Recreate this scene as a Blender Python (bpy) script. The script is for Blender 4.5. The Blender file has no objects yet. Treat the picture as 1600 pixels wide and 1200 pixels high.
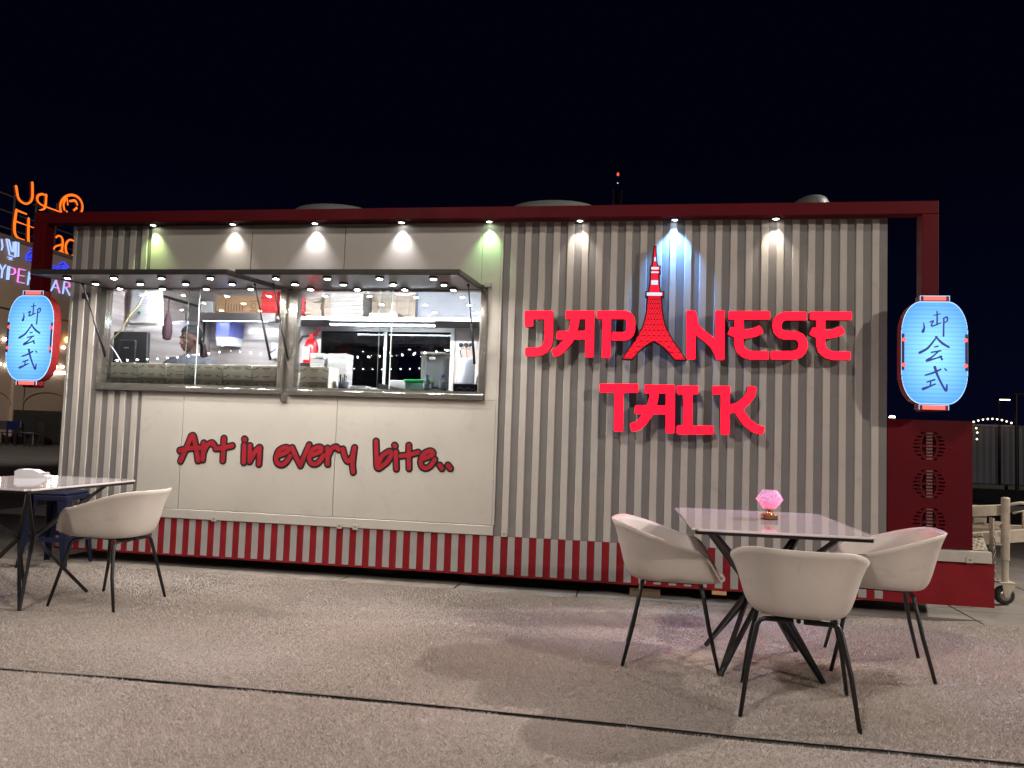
import bpy, bmesh, math, random
import numpy as np
from mathutils import Vector, Matrix
from mathutils.geometry import tessellate_polygon

random.seed(7)
rng = np.random.default_rng(7)
S = bpy.context.scene
COL = S.collection

# ------------------------------------------------------------------ camera
# world: X along the trailer front (right), Y away from the viewer, Z up; trailer front wall is y = 0
cam_d = bpy.data.cameras.new('camera')
cam_d.sensor_width = 36.0
cam_d.lens = 1185.0 / 1600.0 * 36.0
cam_d.clip_start = 0.05
cam_d.clip_end = 600.0
cam = bpy.data.objects.new('camera', cam_d)
COL.objects.link(cam)
yaw, pitch, roll = math.radians(-8.989), math.radians(3.377), math.radians(1.898)
fwd = Vector((math.sin(yaw) * math.cos(pitch), math.cos(yaw) * math.cos(pitch), math.sin(pitch)))
rt = Vector((math.cos(yaw), -math.sin(yaw), 0))
upv = rt.cross(fwd)
rt2 = rt * math.cos(roll) + upv * math.sin(roll)
up2 = upv * math.cos(roll) - rt * math.sin(roll)
cam.matrix_world = Matrix(((rt2.x, up2.x, -fwd.x, 0), (rt2.y, up2.y, -fwd.y, -5.66), (rt2.z, up2.z, -fwd.z, 1.19), (0, 0, 0, 1)))
S.camera = cam

# ------------------------------------------------------------------ night sky
W = bpy.data.worlds.new('World')
S.world = W
W.use_nodes = True
wt = W.node_tree
for n in list(wt.nodes):
    wt.nodes.remove(n)
wo = wt.nodes.new('ShaderNodeOutputWorld')
wb = wt.nodes.new('ShaderNodeBackground')
tc = wt.nodes.new('ShaderNodeTexCoord')
sx = wt.nodes.new('ShaderNodeSeparateXYZ')
cr = wt.nodes.new('ShaderNodeValToRGB')
cr.color_ramp.elements[0].position = 0.0
cr.color_ramp.elements[0].color = (0.0012, 0.0018, 0.0085, 1)
cr.color_ramp.elements[1].position = 0.34
cr.color_ramp.elements[1].color = (0.0004, 0.0004, 0.0028, 1)
wt.links.new(tc.outputs['Generated'], sx.inputs[0])
wt.links.new(sx.outputs['Z'], cr.inputs[0])
wt.links.new(cr.outputs[0], wb.inputs[0])
wb.inputs[1].default_value = 1.0
wt.links.new(wb.outputs[0], wo.inputs[0])

# ------------------------------------------------------------------ unseen flood lights: key and side follow cast shadows, the rest are added
def spot(name, loc, aim, power, col, size, blend, radius, parent=None):
    l = bpy.data.lights.new(name, 'SPOT')
    l.energy = power; l.color = col; l.spot_size = math.radians(size); l.spot_blend = blend; l.shadow_soft_size = radius
    o = bpy.data.objects.new(name, l)
    COL.objects.link(o)
    o.location = loc
    o.rotation_euler = (Vector(aim) - Vector(loc)).to_track_quat('-Z', 'Y').to_euler()
    if parent:
        o.parent = parent
    return o

KEY_LOC = Vector((10.6, -9.4, 5.9))
FILL_LOC = Vector((-4.5, -12.0, 11.5))
MALL_LOC = Vector((-11.0, 2.0, 8.5))
SIDE_LOC = Vector((8.8, 1.75, 7.4))
spot('unseen_flood_lamp', KEY_LOC, (-1.2, -0.6, 0.9), 3000, (1.0, 0.89, 0.77), 62, 0.5, 0.16)
spot('unseen_flood_lamp', FILL_LOC, (-0.9, -1.5, 0.0), 4200, (1.0, 0.90, 0.83), 46, 1.0, 0.6)  # added soft fill that lifts the wall shadows and the carpet
spot('unseen_flood_lamp', KEY_LOC + Vector((0.3, 0.3, 0.1)), (12.5, 17.0, 0.8), 2600, (1.0, 0.90, 0.80), 52, 0.8, 0.2)  # added lamp to brighten the far fence and paving
spot('unseen_flood_lamp', SIDE_LOC, (-0.2, -2.0, 0.0), 4200, (1.0, 0.92, 0.86), 70, 0.9, 0.10)
spot('unseen_flood_lamp', MALL_LOC, (-24.0, 21.5, 2.5), 13000, (1.0, 0.82, 0.66), 75, 0.6, 0.3)  # added lamp to brighten the mall wall

# ------------------------------------------------------------------ exposure, renderer
S.render.engine = 'CYCLES'
S.cycles.use_denoising = True
S.cycles.sample_clamp_indirect = 3.0
S.cycles.sample_clamp_direct = 0.0
S.cycles.max_bounces = 10
S.cycles.transparent_max_bounces = 16
S.cycles.caustics_reflective = False
S.cycles.caustics_refractive = False
S.view_settings.view_transform = 'Standard'
S.view_settings.look = 'None'
S.view_settings.gamma = 1.0
S.view_settings.exposure = 0.14
S.view_settings.use_curve_mapping = False

# ------------------------------------------------------------------ materials
MATS = {}
def mat(name, col, rough=0.5, metal=0.0, var=0.0, scale=8.0, bump=0.0, bscale=40.0, coat=0.0, emis=None, estr=0.0, stretch=None, trans=0.0, spec=0.5, ior=1.45, rvar=0.0, detail=4.0, smudge=0.0):
    if name in MATS:
        return MATS[name]
    m = bpy.data.materials.new(name)
    m.use_nodes = True
    nt = m.node_tree
    b = nt.nodes['Principled BSDF']
    b.inputs['Base Color'].default_value = (*col, 1)
    b.inputs['Roughness'].default_value = rough
    b.inputs['Metallic'].default_value = metal
    b.inputs['Coat Weight'].default_value = coat
    b.inputs['Coat Roughness'].default_value = 0.06
    b.inputs['Transmission Weight'].default_value = trans
    b.inputs['Specular IOR Level'].default_value = spec
    b.inputs['IOR'].default_value = ior
    if emis:
        b.inputs['Emission Color'].default_value = (*emis, 1)
        b.inputs['Emission Strength'].default_value = estr
    if var or bump or rvar:
        t = nt.nodes.new('ShaderNodeTexCoord')
        mp = nt.nodes.new('ShaderNodeMapping')
        nt.links.new(t.outputs['Object'], mp.inputs[0])
        if stretch:
            mp.inputs['Scale'].default_value = stretch
        if var:
            n = nt.nodes.new('ShaderNodeTexNoise')
            n.inputs['Scale'].default_value = scale
            n.inputs['Detail'].default_value = detail
            n.inputs['Roughness'].default_value = 0.6
            nt.links.new(mp.outputs[0], n.inputs['Vector'])
            r = nt.nodes.new('ShaderNodeMapRange')
            r.inputs['From Min'].default_value = 0.3
            r.inputs['From Max'].default_value = 0.7
            r.inputs['To Min'].default_value = 1 - var
            r.inputs['To Max'].default_value = 1 + var * 0.5
            nt.links.new(n.outputs['Fac'], r.inputs['Value'])
            mx = nt.nodes.new('ShaderNodeVectorMath')
            mx.operation = 'SCALE'
            mx.inputs[0].default_value = col
            nt.links.new(r.outputs[0], mx.inputs['Scale'])
            nt.links.new(mx.outputs[0], b.inputs['Base Color'])
            if smudge:                                    # scuffs and dull marks with edges of their own
                ns = nt.nodes.new('ShaderNodeTexNoise')
                ns.inputs['Scale'].default_value = 7.0
                ns.inputs['Detail'].default_value = 8
                ns.inputs['Roughness'].default_value = 0.72
                ns.inputs['Distortion'].default_value = 0.8
                nt.links.new(t.outputs['Object'], ns.inputs['Vector'])
                rs_ = nt.nodes.new('ShaderNodeMapRange')
                rs_.inputs['From Min'].default_value = 0.56
                rs_.inputs['From Max'].default_value = 0.68
                rs_.inputs['To Min'].default_value = 1.0
                rs_.inputs['To Max'].default_value = 1.0 - smudge
                nt.links.new(ns.outputs['Fac'], rs_.inputs['Value'])
                m2 = nt.nodes.new('ShaderNodeVectorMath'); m2.operation = 'SCALE'
                nt.links.new(mx.outputs[0], m2.inputs[0]); nt.links.new(rs_.outputs[0], m2.inputs['Scale'])
                nt.links.new(m2.outputs[0], b.inputs['Base Color'])
        if rvar:
            n3 = nt.nodes.new('ShaderNodeTexNoise')
            n3.inputs['Scale'].default_value = scale * 1.7
            n3.inputs['Detail'].default_value = 5
            nt.links.new(mp.outputs[0], n3.inputs['Vector'])
            r3 = nt.nodes.new('ShaderNodeMapRange')
            r3.inputs['From Min'].default_value = 0.3
            r3.inputs['From Max'].default_value = 0.7
            r3.inputs['To Min'].default_value = max(0.02, rough - rvar)
            r3.inputs['To Max'].default_value = min(1.0, rough + rvar)
            nt.links.new(n3.outputs['Fac'], r3.inputs['Value'])
            nt.links.new(r3.outputs[0], b.inputs['Roughness'])
        if bump:
            n2 = nt.nodes.new('ShaderNodeTexNoise')
            n2.inputs['Scale'].default_value = bscale
            n2.inputs['Detail'].default_value = 3
            nt.links.new(mp.outputs[0], n2.inputs['Vector'])
            bp = nt.nodes.new('ShaderNodeBump')
            bp.inputs['Strength'].default_value = bump
            bp.inputs['Distance'].default_value = 0.01
            nt.links.new(n2.outputs['Fac'], bp.inputs['Height'])
            nt.links.new(bp.outputs[0], b.inputs['Normal'])
    MATS[name] = m
    return m

def emit(name, col, strength):
    if name in MATS:
        return MATS[name]
    m = bpy.data.materials.new(name)
    m.use_nodes = True
    nt = m.node_tree
    b = nt.nodes['Principled BSDF']
    b.inputs['Base Color'].default_value = (col[0] * 0.5, col[1] * 0.5, col[2] * 0.5, 1)
    b.inputs['Emission Color'].default_value = (*col, 1)
    b.inputs['Emission Strength'].default_value = strength
    MATS[name] = m
    return m

def glass(name, tint=(0.96, 0.98, 0.98), ior=1.5):
    m = bpy.data.materials.new(name)
    m.use_nodes = True
    nt = m.node_tree
    for n in list(nt.nodes):
        nt.nodes.remove(n)
    o = nt.nodes.new('ShaderNodeOutputMaterial')
    mx = nt.nodes.new('ShaderNodeMixShader')
    t = nt.nodes.new('ShaderNodeBsdfTransparent')
    t.inputs[0].default_value = (*tint, 1)
    g = nt.nodes.new('ShaderNodeBsdfGlossy')
    g.inputs['Roughness'].default_value = 0.01
    f = nt.nodes.new('ShaderNodeFresnel')
    f.inputs['IOR'].default_value = ior
    nt.links.new(f.outputs[0], mx.inputs[0])
    nt.links.new(t.outputs[0], mx.inputs[1])
    nt.links.new(g.outputs[0], mx.inputs[2])
    nt.links.new(mx.outputs[0], o.inputs[0])
    MATS[name] = m
    return m

CREAM = mat('cream_cladding', (0.40, 0.37, 0.335), 0.5, var=0.10, scale=2.2, smudge=0.12, bump=0.04, bscale=220, rvar=0.08)
CREAM2 = mat('cream_panel', (0.405, 0.377, 0.337), 0.42, var=0.07, scale=1.6, smudge=0.08, bump=0.03, bscale=160, rvar=0.08)
GREY = mat('grey_cladding', (0.160, 0.150, 0.143), 0.55, smudge=0.12, var=0.12, scale=3.0, bump=0.04, bscale=220)
RED = mat('red_enamel', (0.085, 0.0016, 0.0055), 0.55, spec=0.15, var=0.18, scale=3.0, rvar=0.1)
SKRED = mat('skirt_red', (0.19, 0.0085, 0.013), 0.6, spec=0.2, smudge=0.25, var=0.2, scale=5.0, bump=0.03, bscale=120)
SKWHITE = mat('skirt_white', (0.29, 0.275, 0.265), 0.55, var=0.15, scale=6.0)
WHITEPAINT = mat('white_rail_paint', (0.40, 0.375, 0.33), 0.5, var=0.18, scale=9.0)
STEEL = mat('brushed_steel', (0.50, 0.48, 0.47), 0.30, 1.0, var=0.10, scale=3.0, bump=0.05, bscale=60, stretch=(0.6, 0.6, 14.0))
STEELWALL = mat('steel_lining', (0.62, 0.55, 0.54), 0.25, 0.35, var=0.35, scale=1.5, bump=0.25, bscale=5.0, stretch=(0.5, 0.5, 9.0))
MIRROR = mat('polished_steel', (0.80, 0.79, 0.82), 0.14, 0.4, var=0.06, scale=4.0, bump=0.02, bscale=6)
CHROME = mat('window_steel', (0.50, 0.47, 0.42), 0.16, 0.9, bump=0.06, bscale=14, stretch=(1, 1, 0.2))
BLACK = mat('black_metal', (0.010, 0.010, 0.011), 0.38, var=0.3, scale=20)
BLACKP = mat('black_plastic', (0.014, 0.014, 0.016), 0.45)
DARKFRAME = mat('dark_frame', (0.10, 0.095, 0.085), 0.35, 0.8)
RUBBER = mat('rubber', (0.02, 0.02, 0.02), 0.8)
SHELL = mat('chair_shell', (0.55, 0.495, 0.445), 0.5, var=0.08, scale=5.0, smudge=0.16, bump=0.03, bscale=260, rvar=0.08)
TOP = mat('stone_table_top', (0.74, 0.68, 0.70), 0.09, var=0.06, scale=3.0, coat=0.9, rvar=0.04)
WHITE = mat('white_card', (0.62, 0.61, 0.61), 0.55, var=0.05, scale=10)
PLASTICW = mat('white_plastic', (0.72, 0.72, 0.74), 0.3)
DARK = mat('dark_void', (0.008, 0.008, 0.009), 0.8)
GLASS = glass('clear_glass')
GLASSNIGHT = glass('rear_window_glass', (0.55, 0.58, 0.62), 1.6)

# ------------------------------------------------------------------ builders
class MB:
    def __init__(s):
        s.v = []; s.f = []; s.m = []
    def add(s, vs, fs, mi=0):
        o = len(s.v)
        s.v += [tuple(v) for v in vs]
        s.f += [tuple(i + o for i in f) for f in fs]
        s.m += [mi] * len(fs)
        return s
    def box(s, x0, x1, y0, y1, z0, z1, mi=0, c=0.0):
        if c <= 0:
            vs = [(x, y, z) for x in (x0, x1) for y in (y0, y1) for z in (z0, z1)]
            return s.add(vs, [(0, 1, 3, 2), (4, 6, 7, 5), (0, 4, 5, 1), (2, 3, 7, 6), (0, 2, 6, 4), (1, 5, 7, 3)], mi)
        bm = bmesh.new()
        bmesh.ops.create_cube(bm, size=1.0)
        for v in bm.verts:
            v.co = Vector(((x0 + x1) / 2 + v.co.x * (x1 - x0), (y0 + y1) / 2 + v.co.y * (y1 - y0), (z0 + z1) / 2 + v.co.z * (z1 - z0)))
        bmesh.ops.bevel(bm, geom=bm.edges[:], offset=c, segments=2, profile=0.5, affect='EDGES')
        bm.verts.index_update()
        s.add([v.co for v in bm.verts], [[v.index for v in f.verts] for f in bm.faces], mi)
        bm.free()
        return s
    def obox(s, a, b, w, h, mi=0, up=(0, 0, 1)):
        """bar with a rectangular section from a to b"""
        a = Vector(a); b = Vector(b); d = (b - a).normalized(); u = Vector(up)
        if abs(d.dot(u)) > 0.98:
            u = Vector((0, 1, 0))
        r = d.cross(u).normalized(); u = r.cross(d)
        vs = [p + r * (i * w / 2) + u * (j * h / 2) for p in (a, b) for i, j in ((-1, -1), (1, -1), (1, 1), (-1, 1))]
        return s.add(vs, [(0, 3, 2, 1), (4, 5, 6, 7), (0, 1, 5, 4), (1, 2, 6, 5), (2, 3, 7, 6), (3, 0, 4, 7)], mi)
    def tube(s, pts, r, n=8, mi=0, cap=True):
        pts = [Vector(p) for p in pts]
        rs = r if isinstance(r, (list, tuple)) else [r] * len(pts)
        o = len(s.v); prev = None
        for i, p in enumerate(pts):
            d = (pts[min(i + 1, len(pts) - 1)] - pts[max(i - 1, 0)]).normalized()
            if prev is None:
                u = Vector((0, 0, 1)) if abs(d.z) < 0.9 else Vector((1, 0, 0))
                x = d.cross(u).normalized()
            else:
                x = (prev - d * prev.dot(d)).normalized()
            prev = x
            y = d.cross(x)
            for k in range(n):
                a = 2 * math.pi * k / n
                s.v.append(tuple(p + x * (math.cos(a) * rs[i]) + y * (math.sin(a) * rs[i])))
        for i in range(len(pts) - 1):
            for k in range(n):
                a = o + i * n + k; b = o + i * n + (k + 1) % n
                s.f.append((a, b, b + n, a + n)); s.m.append(mi)
        if cap:
            s.f.append(tuple(o + k for k in reversed(range(n)))); s.m.append(mi)
            e = o + (len(pts) - 1) * n
            s.f.append(tuple(e + k for k in range(n))); s.m.append(mi)
        return s
    def lathe(s, prof, c=(0, 0, 0), n=20, mi=0, axis='z', mis=None):
        """prof: list of (radius, height)"""
        o = len(s.v)
        for r, h in prof:
            for k in range(n):
                a = 2 * math.pi * k / n
                q = (r * math.cos(a), r * math.sin(a), h)
                if axis == 'y':
                    q = (q[0], q[2], q[1])
                elif axis == 'x':
                    q = (q[2], q[0], q[1])
                s.v.append((c[0] + q[0], c[1] + q[1], c[2] + q[2]))
        for i in range(len(prof) - 1):
            for k in range(n):
                a = o + i * n + k; b = o + i * n + (k + 1) % n
                s.f.append((a, b, b + n, a + n)); s.m.append(mis[i] if mis else mi)
        s.f.append(tuple(o + k for k in reversed(range(n)))); s.m.append(mis[0] if mis else mi)
        e = o + (len(prof) - 1) * n
        s.f.append(tuple(e + k for k in range(n))); s.m.append(mis[-1] if mis else mi)
        return s
    def ball(s, c, r, n=12, mi=0):
        rr = r if isinstance(r, (list, tuple)) else (r, r, r)
        o = len(s.v); m = n // 2
        for i in range(1, m):
            t = math.pi * i / m
            for k in range(n):
                a = 2 * math.pi * k / n
                s.v.append((c[0] + rr[0] * math.sin(t) * math.cos(a), c[1] + rr[1] * math.sin(t) * math.sin(a), c[2] + rr[2] * math.cos(t)))
        top = len(s.v); s.v.append((c[0], c[1], c[2] + rr[2]))
        bot = len(s.v); s.v.append((c[0], c[1], c[2] - rr[2]))
        for i in range(m - 2):
            for k in range(n):
                a = o + i * n + k; b = o + i * n + (k + 1) % n
                s.f.append((a, a + n, b + n, b)); s.m.append(mi)
        for k in range(n):
            s.f.append((top, o + k, o + (k + 1) % n)); s.m.append(mi)
            e = o + (m - 2) * n
            s.f.append((bot, e + (k + 1) % n, e + k)); s.m.append(mi)
        return s
    def mesh(s, name, mats, smooth=False):
        me = bpy.data.meshes.new(name)
        me.from_pydata(s.v, [], s.f)
        for m in (mats if isinstance(mats, (list, tuple)) else [mats]):
            me.materials.append(m)
        me.polygons.foreach_set('material_index', s.m)
        if smooth:
            me.polygons.foreach_set('use_smooth', [True] * len(s.f))
        me.validate()
        me.update()
        return me
    def build(s, name, mats, parent=None, smooth=False):
        return link(name, s.mesh(name, mats, smooth), parent)

def link(name, me, parent=None, loc=None, rot=None):
    o = bpy.data.objects.new(name, me)
    COL.objects.link(o)
    if parent:
        o.parent = parent
    if loc is not None:
        o.location = loc
    if rot is not None:
        o.rotation_euler = rot
    return o

def smooth_by_angle(o, ang=40):
    me = o.data
    me.polygons.foreach_set('use_smooth', [True] * len(me.polygons))
    bm = bmesh.new(); bm.from_mesh(me)
    for e in bm.edges:
        if len(e.link_faces) == 2 and e.calc_face_angle(0) > math.radians(ang):
            e.smooth = False
    bm.to_mesh(me); bm.free()
    return o

def tag(o, label=None, cat=None, group=None, kind=None):
    if label: o['label'] = label
    if cat: o['category'] = cat
    if group: o['group'] = group
    if kind: o['kind'] = kind
    return o

def empty(name, loc=(0, 0, 0), rz=0.0):
    o = bpy.data.objects.new(name, None)
    COL.objects.link(o)
    o.location = loc
    o.rotation_euler = (0, 0, rz)
    o.empty_display_size = 0.1
    return o

def copy_tree(o, parent=None):
    c = o.copy(); COL.objects.link(c); c.parent = parent
    for ch in [x for x in bpy.data.objects if x.parent == o and x != c]:
        copy_tree(ch, c)
    return c

# ------------------------------------------------------------------ outlines of lettering: distance field of brush strokes -> contour -> solid
def stroke_field(strokes, X, Z, corner=0.35):
    D = np.full(X.shape, 9.0)
    for flat, pts in strokes:
        n = len(pts) - 1
        for i in range(n):
            x0, z0, r0 = pts[i]; x1, z1, r1 = pts[i + 1]
            dx, dz = x1 - x0, z1 - z0
            L = math.hypot(dx, dz) or 1e-6
            ux, uz = dx / L, dz / L
            u = (X - x0) * ux + (Z - z0) * uz
            v = np.abs((X - x0) * -uz + (Z - z0) * ux)
            t = np.clip(u / L, 0, 1)
            r = r0 + (r1 - r0) * t
            d = np.hypot(u - np.clip(u, 0, L), v) - r
            if flat:
                rr = max(r0, r1); c = rr * corner
                for first in (True, False):
                    if (first and i == 0) or (not first and i == n - 1):
                        w = u if first else L - u
                        a = v - (r - c); b = c - w
                        db = np.hypot(np.maximum(a, 0), np.maximum(b, 0)) + np.minimum(np.maximum(a, b), 0) - c
                        d = np.where(w < L / 2, db, d)
            D = np.minimum(D, d)
    return D

def contours(D, xs, zs):
    """closed loops of D = 0, inside (D < 0) kept on the left"""
    ins = D < 0
    nx, nz = D.shape
    c = ins[:-1, :-1].astype(int) + ins[1:, :-1] * 2 + ins[1:, 1:] * 4 + ins[:-1, 1:] * 8
    nxt = {}
    P = {}
    def pt(k):
        if k in P:
            return P[k]
        i, j, h = k
        a = D[i, j]; b = D[i + 1, j] if h == 0 else D[i, j + 1]
        t = a / (a - b)
        q = (xs[i] + (xs[i + 1] - xs[i]) * t, zs[j]) if h == 0 else (xs[i], zs[j] + (zs[j + 1] - zs[j]) * t)
        P[k] = q
        return q
    T = {1: [('b', 'l')], 2: [('r', 'b')], 3: [('r', 'l')], 4: [('t', 'r')], 5: [('b', 'l'), ('t', 'r')], 6: [('t', 'b')], 7: [('t', 'l')],
         8: [('l', 't')], 9: [('b', 't')], 10: [('r', 'b'), ('l', 't')], 11: [('r', 't')], 12: [('l', 'r')], 13: [('b', 'r')], 14: [('l', 'b')]}
    for i, j in zip(*np.where((c > 0) & (c < 15))):
        i = int(i); j = int(j)
        K = {'b': (i, j, 0), 't': (i, j + 1, 0), 'l': (i, j, 1), 'r': (i + 1, j, 1)}
        for a, b in T[int(c[i, j])]:
            nxt[K[a]] = K[b]
    loops = []
    while nxt:
        k0, k = nxt.popitem()
        lp = [k0]
        while k != k0:
            lp.append(k)
            if k not in nxt:
                break
            k = nxt.pop(k)
        pts = [pt(q) for q in lp]
        # drop nearly collinear points
        ch = True; tol = abs(xs[1] - xs[0]) * 0.06
        while ch and len(pts) > 8:
            ch = False; out = []
            n = len(pts); skip = False
            for q in range(n):
                if skip:
                    out.append(pts[q]); skip = False; continue
                a = pts[q - 1]; b = pts[q]; d = pts[(q + 1) % n]
                L = math.hypot(d[0] - a[0], d[1] - a[1]) or 1e-9
                dist = abs((d[0] - a[0]) * (a[1] - b[1]) - (a[0] - b[0]) * (d[1] - a[1])) / L
                if dist < tol and L < 0.25:
                    ch = True; skip = True
                else:
                    out.append(b)
            pts = out
        if len(pts) >= 3:
            loops.append(pts)
    return loops

def area(l):
    return 0.5 * sum(l[i - 1][0] * l[i][1] - l[i][0] * l[i - 1][1] for i in range(len(l)))

def inside(p, l):
    r = False
    for i in range(len(l)):
        x0, y0 = l[i - 1]; x1, y1 = l[i]
        if (y0 > p[1]) != (y1 > p[1]) and p[0] < (x1 - x0) * (p[1] - y0) / (y1 - y0) + x0:
            r = not r
    return r

def solid(loops, place, t0, t1, mb=None, mf=0, ms=0):
    """prism of 2-D loops between t0 (front, towards the viewer) and t1; place(u, v, t) -> point"""
    mb = mb or MB()
    big = max(loops, key=lambda l: abs(area(l)))
    sg = 1 if area(big) > 0 else -1
    outs = [l for l in loops if area(l) * sg > 0]
    holes = [l for l in loops if area(l) * sg <= 0]
    for o in outs:
        hs = [h for h in holes if inside(h[0], o) and not any(inside(h[0], q) and abs(area(q)) < abs(area(o)) for q in outs if q is not o)]
        allp = [o] + hs
        flat = [q for l in allp for q in l]
        tris = tessellate_polygon([[Vector((q[0], q[1], 0)) for q in l] for l in allp])
        n = len(flat)
        fr = []; bk = []
        for a, b, c in tris:
            ar = (flat[b][0] - flat[a][0]) * (flat[c][1] - flat[a][1]) - (flat[c][0] - flat[a][0]) * (flat[b][1] - flat[a][1])
            if ar < 0:
                a, b, c = a, c, b
            fr.append((a, b, c)); bk.append((a + n, c + n, b + n))
        sd = []
        k = 0
        for l in allp:
            m = len(l)
            for i in range(m):
                a, b = k + i, k + (i + 1) % m
                sd.append((b, a, a + n, b + n) if sg > 0 else (a, b, b + n, a + n))
            k += m
        o0 = len(mb.v)
        mb.v += [tuple(place(q[0], q[1], t0)) for q in flat] + [tuple(place(q[0], q[1], t1)) for q in flat]
        for fs, mi in ((fr, mf), (bk, ms), (sd, ms)):
            mb.f += [tuple(i + o0 for i in f) for f in fs]
            mb.m += [mi] * len(fs)
    return mb

def grid(x0, x1, z0, z1, cell):
    xs = np.arange(x0, x1 + cell, cell); zs = np.arange(z0, z1 + cell, cell)
    X, Z = np.meshgrid(xs, zs, indexing='ij')
    return xs, zs, X, Z

def spline(pts, n=6):
    """smooth curve through brush points"""
    if len(pts) < 3:
        return pts
    P = [np.array(p, float) for p in pts]
    P = [2 * P[0] - P[1]] + P + [2 * P[-1] - P[-2]]
    out = []
    for i in range(1, len(P) - 2):
        for k in range(n):
            t = k / n
            q = 0.5 * (2 * P[i] + (P[i + 1] - P[i - 1]) * t + (2 * P[i - 1] - 5 * P[i] + 4 * P[i + 1] - P[i + 2]) * t * t + (3 * P[i] - P[i - 1] - 3 * P[i + 1] + P[i + 2]) * t ** 3)
            q[2] = max(q[2], 0.3 * min(P[i][2], P[i + 1][2]))
            out.append(tuple(q))
    out.append(tuple(P[-2]))
    return out

def stroke_solid(strokes, place, t0, t1, cell=0.004, grow=0.0, mf=0, ms=0, mb=None, curved=True):
    if curved:
        strokes = [(f, l if f else spline(l)) for f, l in strokes]
    ps = [q for _, l in strokes for q in l]
    mg = max(q[2] for q in ps) + grow + 3 * cell
    xs, zs, X, Z = grid(min(q[0] for q in ps) - mg, max(q[0] for q in ps) + mg, min(q[1] for q in ps) - mg, max(q[1] for q in ps) + mg, cell)
    D = stroke_field(strokes, X, Z) - grow
    D[np.abs(D) < 1e-9] = 1e-9
    return solid(contours(D, xs, zs), place, t0, t1, mb, mf, ms)

FRONT = lambda u, v, t: (u, t, v)              # a sign on a plane facing the viewer, t = y
SIDE = lambda u, v, t: (t, u, v)               # a sign on a plane x = t

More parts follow.
